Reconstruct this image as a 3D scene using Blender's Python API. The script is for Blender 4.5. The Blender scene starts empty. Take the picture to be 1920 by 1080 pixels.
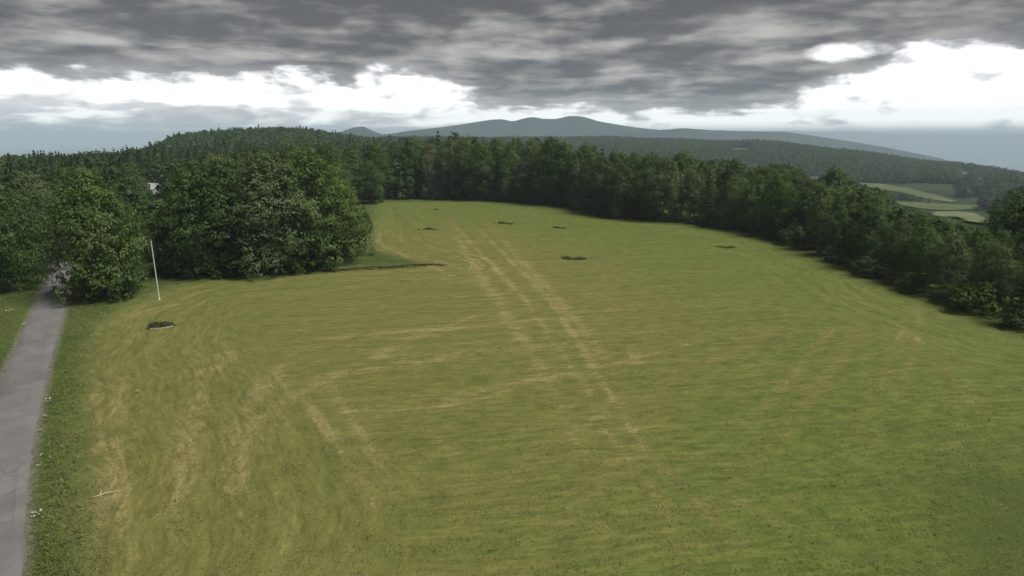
import bpy, math, random
import numpy as np
R = math.radians
scene = bpy.context.scene
COL = scene.collection
rng = np.random.default_rng(7)
random.seed(7)

# ------------------------------------------------------------------ camera
CAM_H, PITCH, FPX = 20.0, R(14.0), 1144.0
cam_d = bpy.data.cameras.new('camera'); cam = bpy.data.objects.new('camera', cam_d); COL.objects.link(cam)
cam.location = (0, 0, CAM_H); cam.rotation_euler = (R(90) - PITCH, 0, 0)
cam_d.sensor_width = 36.0; cam_d.lens = FPX / 1920 * 36.0
cam_d.clip_start = 0.5; cam_d.clip_end = 60000
scene.camera = cam

# ------------------------------------------------------------------ exposure
vs = scene.view_settings
vs.view_transform = 'Standard'; vs.look = 'None'; vs.gamma = 1.0; vs.use_curve_mapping = False
EXPO = 1.68
vs.exposure = EXPO
scene.render.engine = 'CYCLES'
scene.cycles.use_denoising = True
scene.cycles.max_bounces = 6; scene.cycles.volume_bounces = 1
scene.cycles.transparent_max_bounces = 8

# ------------------------------------------------------------------ sun
SUN_AZ, SUN_EL = R(105), R(58)
sd = bpy.data.lights.new('sun', 'SUN'); sun = bpy.data.objects.new('sun', sd); COL.objects.link(sun)
sd.energy = 1.5; sd.angle = R(26); sd.color = (1.0, 0.975, 0.93)
sun.location = (60, 40, 90)
sun.rotation_euler = (R(90) - SUN_EL, 0, math.pi - SUN_AZ)

# ------------------------------------------------------------------ pixel <-> direction
SP, CP = math.sin(PITCH), math.cos(PITCH)
def px_az_el(px, py):
    a, k = (px - 960) / FPX, (py - 540) / FPX
    v = np.array([a, CP - k * SP, -SP - k * CP]); v /= np.linalg.norm(v)
    return math.degrees(math.atan2(v[0], v[1])), math.degrees(math.asin(v[2]))

# ------------------------------------------------------------------ node helper
class NT:
    def __init__(s, tree):
        s.t = tree; s.t.nodes.clear()
    def n(s, typ, **kw):
        nd = s.t.nodes.new(typ)
        for k, v in kw.items(): setattr(nd, k, v)
        return nd
    def put(s, sock, v):
        if isinstance(v, bpy.types.NodeSocket): s.t.links.new(v, sock)
        elif isinstance(v, tuple) and sock.type == 'RGBA' and len(v) == 3: sock.default_value = (*v, 1)
        else: sock.default_value = v
    def m(s, op, a, b=None, c=None, clamp=False):
        nd = s.n('ShaderNodeMath', operation=op, use_clamp=clamp)
        for i, v in enumerate((a, b, c)):
            if v is not None: s.put(nd.inputs[i], v)
        return nd.outputs[0]
    def ss(s, x, lo, hi, a=0.0, b=1.0):
        nd = s.n('ShaderNodeMapRange', interpolation_type='SMOOTHSTEP')
        for i, v in enumerate((x, lo, hi, a, b)): s.put(nd.inputs[i], v)
        return nd.outputs[0]
    def lin(s, x, lo, hi, a=0.0, b=1.0):
        nd = s.n('ShaderNodeMapRange')
        for i, v in enumerate((x, lo, hi, a, b)): s.put(nd.inputs[i], v)
        return nd.outputs[0]
    def mix(s, f, a, b, blend='MIX'):
        nd = s.n('ShaderNodeMix', data_type='RGBA', blend_type=blend)
        s.put(nd.inputs[0], f); s.put(nd.inputs[6], a); s.put(nd.inputs[7], b)
        return nd.outputs[2]
    def noise(s, vec, scale=1.0, detail=4.0, rough=0.5, dist=0.0):
        nd = s.n('ShaderNodeTexNoise')
        if vec is not None: s.put(nd.inputs['Vector'], vec)
        s.put(nd.inputs['Scale'], scale); s.put(nd.inputs['Detail'], detail)
        s.put(nd.inputs['Roughness'], rough); s.put(nd.inputs['Distortion'], dist)
        return nd.outputs[0]
    def xyz(s, x, y, z):
        nd = s.n('ShaderNodeCombineXYZ')
        for i, v in enumerate((x, y, z)): s.put(nd.inputs[i], v)
        return nd.outputs[0]
    def sep(s, v):
        nd = s.n('ShaderNodeSeparateXYZ'); s.put(nd.inputs[0], v); return nd.outputs
    def attr(s, name):
        nd = s.n('ShaderNodeAttribute', attribute_name=name); return nd.outputs['Fac']
    def curve(s, x, pts):
        nd = s.n('ShaderNodeFloatCurve'); c = nd.mapping.curves[0]
        for i, (a, b) in enumerate(pts):
            if i < 2: c.points[i].location = (a, b)
            else: c.points.new(a, b)
        nd.mapping.update(); s.put(nd.inputs['Value'], x); return nd.outputs[0]

# ------------------------------------------------------------------ sky (world)
world = bpy.data.worlds.new('World'); scene.world = world; world.use_nodes = True
def build_sky():
    w = NT(world.node_tree)
    d = w.n('ShaderNodeTexCoord').outputs['Generated']
    x, y, z = w.sep(d)
    el = w.m('MULTIPLY', w.m('ARCSINE', z), 57.29578)
    az = w.m('MULTIPLY', w.m('ARCTAN2', x, y), 57.29578)
    zz = w.m('ADD', w.m('MAXIMUM', z, 0.0), 0.075)
    P = w.xyz(w.m('DIVIDE', x, zz), w.m('DIVIDE', y, zz), 0.0)
    n_big = w.noise(P, 0.75, 3.0, 0.5, 0.2)
    n_mid = w.noise(w.xyz(w.m('DIVIDE', x, zz), w.m('DIVIDE', y, zz), 3.7), 1.35, 7.0, 0.54, 0.25)
    sweep = w.xyz(w.m('MULTIPLY', az, 0.075), w.m('MULTIPLY', el, 0.42), 1.3)
    n_streak = w.noise(sweep, 1.0, 7.0, 0.58, 0.35)
    n_fine = w.noise(w.xyz(w.m('MULTIPLY', az, 0.30), w.m('MULTIPLY', el, 0.62), 5.1), 1.0, 7.0, 0.56, 0.25)
    # lower rim of the cloud deck, degrees above the horizon, by azimuth
    pts = [(-120, 0.42), (-75, 0.55)]
    pts = []
    def E(px, py):
        a, e = px_az_el(px, py); return ((a + 180) / 360, max(0.02, min(0.98, e / 10.0)))
    rim = [(-0.0, .50), (0.12, .42), (0.24, .55), (0.33, .50)]
    pts += rim
    for p in [(20, 140), (330, 150), (560, 150), (640, 158), (700, 140), (850, 165), (905, 196), (980, 205), (1200, 214), (1380, 214), (1470, 200),
              (1520, 178), (1600, 146), (1680, 112), (1760, 88), (1900, 90)]:
        pts.append(E(*p))
    pts += [(0.68, .50), (0.80, .42), (0.90, .55), (1.0, .50)]
    edge = w.m('MULTIPLY', w.curve(w.lin(az, -180, 180), pts), 10.0)
    # distance above the rim, roughened by cloud noise
    rough = w.m('MULTIPLY', w.m('SUBTRACT', n_fine, 0.5), 3.4)
    rough2 = w.m('MULTIPLY', w.m('SUBTRACT', n_mid, 0.5), 2.2)
    above = w.m('ADD', w.m('ADD', w.m('SUBTRACT', el, edge), rough), rough2)
    deck = w.ss(above, -0.28, 0.62)
    # break in the deck to the upper right
    ha, he = px_az_el(1590, 98)
    hole = w.m('ADD', w.m('POWER', w.m('DIVIDE', w.m('SUBTRACT', az, ha), 3.0), 2.0),
                      w.m('POWER', w.m('DIVIDE', w.m('SUBTRACT', el, he), 0.8), 2.0))
    hole = w.m('ADD', hole, w.m('MULTIPLY', w.m('SUBTRACT', n_fine, 0.5), 2.6))
    hole = w.ss(hole, 0.0, 1.25)
    deck = w.m('MULTIPLY', deck, hole)
    # second, paler bank lying low in the opening
    low = w.m('ADD', w.m('MULTIPLY', w.m('SUBTRACT', n_streak, 0.47), 4.2), w.m('MULTIPLY', w.m('SUBTRACT', n_fine, 0.5), 1.8))
    left = w.ss(az, 12.0, -8.0, 0.0, 0.66)
    low = w.m('ADD', low, w.m('SUBTRACT', left, w.m('MULTIPLY', w.ss(el, 0.8, 3.4), 1.25)))
    lowbank = w.ss(low, 0.05, 0.75)
    # deck colour: thick dark undersides, paler folds, thin bright rims
    shade = w.m('ADD', w.m('MULTIPLY', n_mid, 0.75), w.m('MULTIPLY', n_big, 0.55))
    shade = w.m('ADD', shade, w.m('MULTIPLY', w.m('SUBTRACT', n_streak, 0.5), 0.55))
    shade = w.m('SUBTRACT', shade, w.ss(el, 6.5, 13.0, 0.0, 0.13))
    shade = w.m('ADD', shade, w.m('MULTIPLY', w.m('SUBTRACT', n_fine, 0.5), 0.28))
    s1 = w.ss(shade, 0.54, 0.88)
    k = 1.0 / (2 ** EXPO)
    dark = (0.098 * k, 0.096 * k, 0.099 * k); mid = (0.55 * k, 0.53 * k, 0.50 * k)
    deck_c = w.mix(s1, dark, mid)
    rimf = w.ss(above, 1.6, -0.1, 0.0, 0.7)
    deck_c = w.mix(rimf, deck_c, (0.52 * k, 0.515 * k, 0.52 * k))
    low_c = w.mix(w.ss(n_fine, 0.35, 0.7), (0.52 * k, 0.52 * k, 0.55 * k), (0.95 * k, 0.94 * k, 0.94 * k))
    sky = w.n('ShaderNodeTexSky', sky_type='NISHITA', sun_disc=False)
    sky.sun_elevation = SUN_EL; sky.sun_rotation = SUN_AZ; sky.air_density = 1.0; sky.dust_density = 3.0; sky.altitude = 300
    skyc = w.mix(1.0, sky.outputs[0], (0.07, 0.07, 0.07), 'MULTIPLY')
    # thin bright high cloud veils the clear sky towards the horizon
    veil = w.ss(w.m('ADD', el, w.m('MULTIPLY', w.m('SUBTRACT', n_streak, 0.5), 5.0)), 8.5, 3.0, 0.80, 1.0)
    warm = w.mix(w.ss(el, 2.0, 0.0), (1.6 * k, 1.6 * k, 1.6 * k), (3.4 * k, 3.45 * k, 3.15 * k))
    warm = w.mix(w.ss(w.m('ADD', n_fine, w.m('MULTIPLY', w.m('SUBTRACT', n_streak, 0.5), 0.8)), 0.50, 0.76), warm, (0.72 * k, 0.71 * k, 0.715 * k))
    c = w.mix(veil, skyc, warm)
    c = w.mix(lowbank, c, low_c)
    c = w.mix(deck, c, deck_c)
    bg = w.n('ShaderNodeBackground'); 
    c10 = w.mix(1.0, c, (10.0, 10.0, 10.0), 'MULTIPLY')
    w.put(bg.inputs[0], c10); bg.inputs[1].default_value = 0.1
    o = w.n('ShaderNodeOutputWorld'); w.t.links.new(bg.outputs[0], o.inputs[0])
build_sky()
world.cycles.sampling_method = 'MANUAL'; world.cycles.sample_map_resolution = 512

# ------------------------------------------------------------------ terrain
def S(t): t = np.clip(t, 0, 1); return t * t * (3 - 2 * t)
def h(x, y):
    x = np.asarray(x, float); y = np.asarray(y, float)
    z = -0.018 * np.clip(-x - 70, 0, 330) * S((-x - 60) / 60)
    dx = np.maximum(0, x - 56); dy = np.maximum(0, y - 190)
    q = np.sqrt(dx ** 2 + (0.55 * dy) ** 2); wgt = S((x + 60) / 190)
    z = z - 44 * S(q / 360) * wgt - 34 * S((x - 480) / 480) * S((y - 350) / 400)
    rz = np.interp(x, [-900, -300, 183, 577, 839, 1259, 1800, 2600], [-4, 0, 2, -6, -34, -112, -150, -170])
    f = S((y - 600) / 850)
    z = z * (1 - f) + rz * f
    z = z + 20 * np.exp(-np.abs((x + 252) / 82) ** 2.6 - ((y - 690) / 190) ** 2)
    z = z + 2 * np.exp(-((x + 150) / 110) ** 2 - ((y - 400) / 160) ** 2)
    r = np.sqrt(x * x + y * y)
    aw = S((-np.degrees(np.arctan2(x, y)) - 27.5) / 7)
    z = z - 260 * S((r - 360) / 1100) * aw
    g = S((r - 1650) / 2300)
    z = z * (1 - g) - 400 * g
    z = z + 0.25 * np.sin(x * 0.045 + 0.6) * np.sin(y * 0.038) + 0.12 * np.sin(x * 0.11 + y * 0.07)
    z = z + S((r - 250) / 400) * (2.5 * np.sin(x * 0.013 + 1) * np.sin(y * 0.011) + 1.6 * np.sin(x * 0.027 - y * 0.019))
    return z
def ray(px, py):
    a, k = (px - 960) / FPX, (py - 540) / FPX
    return np.array([a, CP - k * SP, -SP - k * CP])
def ground_at(px, py, tmax=4000):
    v = ray(px, py); t0, t = 5.0, 5.0
    while t < tmax:
        t *= 1.01
        p = v * t
        if CAM_H + p[2] < h(p[0], p[1]):
            a, b = t / 1.01, t
            for _ in range(30):
                m = (a + b) / 2; p = v * m
                if CAM_H + p[2] < h(p[0], p[1]): b = m
                else: a = m
            p = v * b
            return np.array([p[0], p[1], float(h(p[0], p[1]))])
        t0 = t
    raise ValueError((px, py))
def project(x, y, z):
    dz = z - CAM_H
    dep = y * CP - dz * SP; dn = -y * SP - dz * CP
    return 960 + FPX * x / dep, 540 + FPX * dn / dep, dep
def top_z(Y, py):
    k = (py - 540) / FPX
    return CAM_H + Y * (k * CP + SP) / (k * SP - CP)

# ------------------------------------------------------------------ mesh helpers
def mesh_np(name, V, F, mat=None, attrs=None, smooth=False):
    V = np.asarray(V, np.float32); F = np.asarray(F, np.int32)
    me = bpy.data.meshes.new(name); n = F.shape[1]
    me.vertices.add(len(V)); me.vertices.foreach_set('co', V.ravel())
    me.loops.add(F.size); me.loops.foreach_set('vertex_index', F.ravel())
    me.polygons.add(len(F)); me.polygons.foreach_set('loop_start', np.arange(0, F.size, n, dtype=np.int32))
    me.update(calc_edges=True)
    if smooth: me.polygons.foreach_set('use_smooth', np.ones(len(F), bool))
    for k, v in (attrs or {}).items():
        a = me.attributes.new(k, 'FLOAT', 'POINT'); a.data.foreach_set('value', np.asarray(v, np.float32))
    if mat: me.materials.append(mat)
    return me
def obj(name, me, parent=None, loc=None):
    o = bpy.data.objects.new(name, me); COL.objects.link(o)
    if parent: o.parent = parent
    if loc is not None: o.location = loc
    return o
def empty(name, loc, rz=0.0, sc=(1, 1, 1)):
    o = bpy.data.objects.new(name, None); COL.objects.link(o)
    o.location = loc; o.rotation_euler = (0, 0, rz); o.scale = sc; o.empty_display_size = 0.5
    return o
def tag(o, label=None, cat=None, group=None, kind=None):
    for k, v in (('label', label), ('category', cat), ('group', group), ('kind', kind)):
        if v: o[k] = v
    return o
def grid_faces(nu, nv):
    i = np.arange(nu - 1)[:, None] * nv + np.arange(nv - 1)[None, :]
    i = i.ravel()
    return np.stack([i, i + nv, i + nv + 1, i + 1], 1)
def tube(pts, rad, n=8):
    pts = np.asarray(pts, float); V = []; F = []
    for k, (p, r) in enumerate(zip(pts, rad)):
        d = pts[min(k + 1, len(pts) - 1)] - pts[max(k - 1, 0)]; d /= np.linalg.norm(d) + 1e-9
        a = np.cross(d, [0.31, 0.95, 0.05]); a /= np.linalg.norm(a); b = np.cross(d, a)
        for j in range(n):
            t = 2 * math.pi * j / n; V.append(p + r * (math.cos(t) * a + math.sin(t) * b))
    for k in range(len(pts) - 1):
        for j in range(n):
            F.append((k * n + j, k * n + (j + 1) % n, (k + 1) * n + (j + 1) % n, (k + 1) * n + j))
    return V, F
def merge(parts):
    V, F, o = [], [], 0
    for v, f in parts:
        V += [tuple(p) for p in v]; F += [tuple(i + o for i in q) for q in f]; o += len(v)
    return V, F
def pymesh(name, V, F, mat, smooth=False):
    me = bpy.data.meshes.new(name); me.from_pydata([tuple(map(float, v)) for v in V], [], [tuple(f) for f in F]); me.update()
    if smooth: me.polygons.foreach_set('use_smooth', np.ones(len(me.polygons), bool))
    me.materials.append(mat); return me
def box(x0, y0, z0, x1, y1, z1):
    V = [(x0, y0, z0), (x1, y0, z0), (x1, y1, z0), (x0, y1, z0), (x0, y0, z1), (x1, y0, z1), (x1, y1, z1), (x0, y1, z1)]
    return V, [(0, 3, 2, 1), (4, 5, 6, 7), (0, 1, 5, 4), (1, 2, 6, 5), (2, 3, 7, 6), (3, 0, 4, 7)]

# ------------------------------------------------------------------ materials
def mat(name):
    m = bpy.data.materials.new(name); m.use_nodes = True
    return m, NT(m.node_tree)
def finish(w, bsdf):
    o = w.n('ShaderNodeOutputMaterial'); w.t.links.new(bsdf, o.inputs[0])
def simple(name, col, rough=0.8, var=0.25, scale=3.0, spec=0.3, bump=0.0):
    m, w = mat(name)
    n = w.noise(w.n('ShaderNodeTexCoord').outputs['Object'], scale, 5)
    c = w.mix(n, tuple(v * (1 - var) for v in col), tuple(min(1, v * (1 + var)) for v in col))
    b = w.n('ShaderNodeBsdfPrincipled'); w.put(b.inputs['Base Color'], c); b.inputs['Roughness'].default_value = rough
    b.inputs['Specular IOR Level'].default_value = spec
    if bump:
        bp = w.n('ShaderNodeBump'); bp.inputs['Strength'].default_value = bump; w.put(bp.inputs['Height'], n)
        w.t.links.new(bp.outputs[0], b.inputs['Normal'])
    finish(w, b.outputs[0]); return m
def leaf_mat(name, c0, c1, c2, transl=0.36, rough=0.7, spec=0.12):
    """tone attribute 0..1 picks between three leaf colours; every tree differs a little"""
    m, w = mat(name)
    t = w.attr('tone'); r = w.n('ShaderNodeObjectInfo').outputs['Random']
    t = w.m('ADD', t, w.m('MULTIPLY', w.m('SUBTRACT', r, 0.5), 0.55), clamp=True)
    c = w.mix(w.lin(t, 0.0, 0.5), c0, c1); c = w.mix(w.lin(t, 0.5, 1.0), c, c2)
    hs = w.n('ShaderNodeHueSaturation'); w.put(hs.inputs['Color'], c)
    r2 = w.m('FRACT', w.m('MULTIPLY', r, 17.3))
    w.put(hs.inputs['Hue'], w.lin(r2, 0, 1, 0.49, 0.522)); w.put(hs.inputs['Saturation'], w.lin(w.m('FRACT', w.m('MULTIPLY', r, 7.7)), 0, 1, 0.82, 1.06))
    b = w.n('ShaderNodeBsdfPrincipled'); w.put(b.inputs['Base Color'], hs.outputs[0]); b.inputs['Roughness'].default_value = rough
    b.inputs['Specular IOR Level'].default_value = spec
    tr = w.n('ShaderNodeBsdfTranslucent'); w.put(tr.inputs[0], w.mix(0.5, hs.outputs[0], (0.10, 0.13, 0.02)))
    mx = w.n('ShaderNodeMixShader'); mx.inputs[0].default_value = transl
    w.t.links.new(b.outputs[0], mx.inputs[1]); w.t.links.new(tr.outputs[0], mx.inputs[2])
    finish(w, mx.outputs[0]); return m
M_LEAF = leaf_mat('broadleaf_foliage', (0.040, 0.084, 0.015), (0.088, 0.148, 0.034), (0.148, 0.200, 0.072))
M_LEAF2 = leaf_mat('silvery_foliage', (0.050, 0.086, 0.026), (0.100, 0.142, 0.046), (0.180, 0.215, 0.095))
M_NEEDLE = leaf_mat('conifer_needles', (0.024, 0.048, 0.018), (0.040, 0.074, 0.024), (0.062, 0.100, 0.034), transl=0.2)
M_FAR = leaf_mat('far_foliage', (0.032, 0.066, 0.015), (0.060, 0.108, 0.025), (0.105, 0.152, 0.042), transl=0.2)
M_SHRUB = leaf_mat('shrub_foliage', (0.036, 0.068, 0.013), (0.070, 0.110, 0.022), (0.120, 0.160, 0.044))
M_WEED = leaf_mat('weed_blades', (0.036, 0.046, 0.013), (0.066, 0.078, 0.022), (0.115, 0.125, 0.038))
M_BARK = simple('bark', (0.075, 0.058, 0.045), 0.9, 0.4, 6, bump=0.4)
M_SOIL = simple('dark_soil', (0.040, 0.033, 0.017), 0.95, 0.4, 5, bump=0.5)
M_STONE = simple('pale_stone', (0.24, 0.225, 0.15), 0.85, 0.25, 4, bump=0.3)
M_POLE = simple('white_painted_metal', (0.62, 0.62, 0.58), 0.5, 0.06, 2)
M_WHITE = simple('white_clapboard', (0.74, 0.74, 0.72), 0.7, 0.06, 2)
M_CREAM = simple('cream_boards', (0.52, 0.50, 0.40), 0.7, 0.08, 2)
M_ROOF = simple('grey_shingle', (0.16, 0.155, 0.15), 0.85, 0.2, 3)
M_GLASS = simple('window_glass', (0.03, 0.035, 0.04), 0.15, 0.1, 1, spec=0.6)
M_PETAL = simple('white_petals', (0.78, 0.77, 0.70), 0.7, 0.08, 3)
M_DRYWOOD = simple('dry_branch', (0.42, 0.34, 0.20), 0.9, 0.2, 4)

def hill_mat(name, c0, c1, scale):
    m, w = mat(name)
    g = w.n('ShaderNodeNewGeometry').outputs['Position']
    n = w.noise(g, scale, 8, 0.6); n2 = w.noise(g, scale * 6, 6, 0.65)
    c = w.mix(w.ss(n, 0.35, 0.65), c0, c1)
    b = w.n('ShaderNodeBsdfPrincipled'); w.put(b.inputs['Base Color'], c); b.inputs['Roughness'].default_value = 0.95
    b.inputs['Specular IOR Level'].default_value = 0.1
    bp = w.n('ShaderNodeBump'); bp.inputs['Strength'].default_value = 0.9; bp.inputs['Distance'].default_value = 8.0
    w.put(bp.inputs['Height'], w.m('ADD', n, n2)); w.t.links.new(bp.outputs[0], b.inputs['Normal'])
    finish(w, b.outputs[0]); return m
M_GROUND = hill_mat('forest_floor', (0.022, 0.036, 0.013), (0.040, 0.058, 0.020), 0.012)
M_MOUNT = hill_mat('mountain_forest', (0.016, 0.028, 0.022), (0.032, 0.046, 0.034), 0.0012)

# ------------------------------------------------------------------ mown outline, road and ditch from the photograph
MOWN_PX = [(1900, 628), (1800, 588), (1700, 552), (1600, 508), (1480, 466), (1380, 437), (1280, 423), (1150, 414), (1060, 392), (950, 382),
           (850, 378), (705, 380), (695, 425), (705, 470), (815, 499), (680, 505), (540, 514), (400, 524), (320, 540), (250, 566), (200, 592), (168, 640), (152, 750),
           (148, 900), (160, 1075)]
MOWN = np.array([ground_at(*p)[:2] for p in MOWN_PX])
MOWN = np.vstack([[[MOWN[0, 0] + 1.5, 12.0]], MOWN, [[MOWN[-1, 0] + 3.5, 12.0]]])
def seg_dist(px, py, poly, closed=False):
    out = np.full(px.shape, 1e9); acc = np.zeros(px.shape); n = len(poly)
    ds = []
    for i in range(n if closed else n - 1):
        a, b = poly[i], poly[(i + 1) % n]; ab = b - a; L = ab @ ab + 1e-9
        t = np.clip(((px - a[0]) * ab[0] + (py - a[1]) * ab[1]) / L, 0, 1)
        ds.append(np.hypot(px - a[0] - t * ab[0], py - a[1] - t * ab[1]))
    return np.array(ds)
def inside(px, py, poly):
    c = np.zeros(px.shape, bool); n = len(poly)
    for i in range(n):
        x0, y0 = poly[i]; x1, y1 = poly[(i + 1) % n]
        cond = ((y0 > py) != (y1 > py))
        with np.errstate(divide='ignore', invalid='ignore'):
            c ^= cond & (px < (x1 - x0) * (py - y0) / (y1 - y0 + 1e-12) + x0)
    return c
ROAD_L_PX = [(0, 728), (40, 652), (62, 608), (85, 560), (104, 518), (116, 498)]
ROAD_R_PX = [(48, 1079), (52, 1000), (64, 862), (79, 765), (100, 665), (124, 585), (135, 520), (138, 498)]
rr = np.array([ground_at(*p)[:2] for p in ROAD_R_PX])
# centre line from the well seen right edge, lane 3.5 m wide
ys = np.linspace(8, 104, 90)
cx = np.polyval(np.polyfit(rr[:, 1], rr[:, 0], 3, w=1 / rr[:, 1]), ys)
tx = np.gradient(cx, ys); nl = np.hypot(1, tx)
ROAD_W = 3.5
road_c = np.stack([cx - ROAD_W / 2 * nl, ys - 0 * ys], 1)
road_n = np.stack([1 / nl, -tx / nl], 1)
far_ext = np.array([road_c[-1] + np.array([-0.9, 0.9]) * k for k in range(1, 14)])   # bends left into the wood
ROADLINE = np.vstack([road_c, far_ext])
DITCH_PX = [(300, 536), (340, 524), (430, 518), (540, 512), (620, 507), (700, 503), (770, 499), (828, 496)]
DITCH = np.array([ground_at(*p)[:2] for p in DITCH_PX])
DITCH_D = np.interp(np.arange(8), [0, 2, 3, 4, 5, 6, 7], [0.05, 0.18, 0.35, 0.5, 0.7, 0.75, 0.35])
TRACKS_PX = [[(850, 420), (905, 480), (985, 560), (1050, 660), (1100, 730), (1130, 800), (1175, 860), (1215, 905), (1250, 970), (1285, 1060)],
             [(880, 415), (940, 470), (1030, 560), (1090, 650), (1145, 740), (1180, 800), (1240, 880), (1330, 960), (1400, 1040)],
             [(1205, 620), (1195, 660), (1212, 705), (1235, 745)], [(1190, 620), (1182, 660), (1198, 708), (1222, 750)],
             [(1310, 850), (1345, 900), (1400, 940), (1470, 990), (1520, 1045)],
             [(560, 720), (600, 790), (650, 860), (700, 940), (730, 1000)], [(610, 700), (650, 770), (700, 850), (770, 960)],
             [(745, 765), (800, 800), (850, 850), (905, 920)],
             [(790, 750), (880, 738), (960, 720), (1100, 695), (1290, 645), (1340, 630)],
             [(640, 800), (760, 770), (880, 752), (1040, 715)],
             [(1700, 570), (1690, 620), (1660, 700), (1600, 820), (1540, 920)], [(1725, 570), (1720, 640), (1690, 730), (1640, 830), (1570, 940)],
             [(1590, 590), (1500, 690), (1400, 800)],
             [(720, 430), (705, 455), (760, 480), (860, 520)],
             [(170, 640), (185, 620), (230, 598), (300, 575), (420, 560)], [(195, 1070), (188, 900), (180, 760), (188, 690)], [(240, 1070), (225, 900), (215, 760), (225, 690)]]
SWATHS_PX = [[(330, 900), (520, 760), (760, 640), (980, 560)], [(1000, 1060), (1130, 900), (1230, 760), (1330, 640)], [(850, 1000), (1000, 860), (1250, 710), (1500, 600)], [(1300, 1000), (1450, 830), (1600, 640), (1640, 560)],
             [(1400, 1060), (1560, 860), (1670, 680), (1690, 590)], [(1780, 1000), (1790, 760), (1760, 640)], [(1830, 1060), (1850, 800), (1810, 660)], [(330, 1060), (340, 880), (380, 720), (470, 620)], [(450, 1060), (440, 880), (480, 740), (590, 620)],
             [(900, 400), (960, 470), (1080, 600), (1200, 760), (1330, 950)], [(840, 400), (870, 470), (930, 560), (1010, 680), (1080, 820), (1150, 1000)], [(260, 690), (560, 640), (900, 610), (1300, 560)], [(420, 740), (700, 690), (1000, 650), (1400, 600)]]
SWATHS = [np.array([ground_at(*p)[:2] for p in t]) for t in SWATHS_PX]
TRACKS = [np.array([ground_at(*p)[:2] for p in t]) for t in TRACKS_PX]

# dryness of the sward seen in the photo: 0 lush green, 1 straw; negative is lusher, with lens vignetting painted in
DRY_VIGN_PX = [(720, 400, .25), (850, 390, .02), (1000, 400, .04), (1150, 430, .05), (870, 440, .55), (740, 450, .6), (960, 500, .62), (880, 540, .75), (1010, 560, .6), (1200, 500, .28),
          (1400, 480, .1), (1550, 530, .25), (1650, 600, .32), (450, 560, .35), (600, 580, .4), (250, 600, .45), (200, 640, .7), (400, 660, .55), (650, 660, .55), (850, 640, .6),
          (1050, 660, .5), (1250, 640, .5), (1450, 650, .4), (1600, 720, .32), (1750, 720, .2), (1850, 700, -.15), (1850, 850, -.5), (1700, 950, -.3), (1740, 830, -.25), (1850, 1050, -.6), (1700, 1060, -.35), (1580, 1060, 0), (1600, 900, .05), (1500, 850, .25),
          (1450, 1000, .32), (1250, 900, .4), (1200, 1050, .36), (1000, 850, .32), (950, 1000, .36), (800, 800, .36), (700, 950, .5), (600, 760, .6), (620, 1050, .5), (400, 850, .46),
          (300, 1000, .64), (450, 1050, .56), (250, 800, .5), (210, 950, .66), (1080, 790, .38), (1380, 760, .3), (560, 560, .35), (800, 590, .5), (1550, 620, .25)]
DRY_VIGN = np.array([[*ground_at(a, b)[:2], c] for a, b, c in DRY_VIGN_PX])
def dry_vign(x, y):
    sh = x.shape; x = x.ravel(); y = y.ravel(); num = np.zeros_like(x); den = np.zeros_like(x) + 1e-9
    for dx_, dy_, c in DRY_VIGN:
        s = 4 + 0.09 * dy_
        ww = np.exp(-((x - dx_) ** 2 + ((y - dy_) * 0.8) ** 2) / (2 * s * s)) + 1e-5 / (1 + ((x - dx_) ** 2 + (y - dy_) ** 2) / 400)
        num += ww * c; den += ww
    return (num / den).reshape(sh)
def sward(x, y):
    """row coordinate, inside mask, road distance, track strength, ditch depth"""
    ins = inside(x, y, MOWN); ds = seg_dist(x, y, MOWN[1:-1]); dmin = ds.min(0)
    sg = np.where(ins, 1.0, -1.0) * dmin
    k = 0.35
    row = -np.log(np.exp(-k * (ds - dmin)).sum(0)) / k + dmin
    row = np.where(ins, row, -dmin)
    rd = seg_dist(x, y, ROADLINE).min(0)
    tr = np.zeros(x.shape)
    for t in TRACKS:
        d = seg_dist(x, y, t).min(0); e0 = np.hypot(x - t[0, 0], y - t[0, 1]); e1 = np.hypot(x - t[-1, 0], y - t[-1, 1])
        fade = np.clip(np.minimum(e0, e1) / 7.0, 0, 1) ** .7; br = np.clip(.75 + .45 * np.sin(x * .55 + y * .41) * np.sin(x * .23 - y * .37 + 1), .2, 1)
        tr = np.maximum(tr, .85 * np.exp(-(d / 0.48) ** 2) * fade * br)
    for t in SWATHS:
        d = seg_dist(x, y, t).min(0); e0 = np.hypot(x - t[0, 0], y - t[0, 1]); e1 = np.hypot(x - t[-1, 0], y - t[-1, 1])
        fade = np.clip(np.minimum(e0, e1) / 12.0, 0, 1); tr = np.maximum(tr, .42 * np.exp(-(d / 0.95) ** 2) * fade)
    d = seg_dist(x, y, DITCH); i = d.argmin(0); dd = d.min(0)
    dep = DITCH_D[np.clip(i, 0, 7)] * np.clip(1 - (dd / 0.75) ** 2, 0, 1)
    return sg, row, rd, tr, dep

# ------------------------------------------------------------------ ground sheet
def axis(a0, step, grow, lim):
    v = [0.0]; s = step
    while v[-1] < lim: v.append(v[-1] + s); s *= grow
    v[-1] = lim
    return np.array(v)
ax = axis(0, 3.0, 1.045, 40000); AX = np.concatenate([-ax[:0:-1], ax]); AY = np.concatenate([-axis(0, 10, 1.1, 40000)[:0:-1], ax])
GX, GY = np.meshgrid(AX, AY, indexing='ij'); GZ = h(GX, GY)
near = (GX > -128) & (GX < 92) & (GY > -6) & (GY < 222)
GZ = GZ - np.where(near, 1.2, 0.0)
g = obj('ground', mesh_np('ground', np.stack([GX, GY, GZ], -1).reshape(-1, 3), grid_faces(*GX.shape), M_GROUND, smooth=True)); tag(g, kind='structure')

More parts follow.
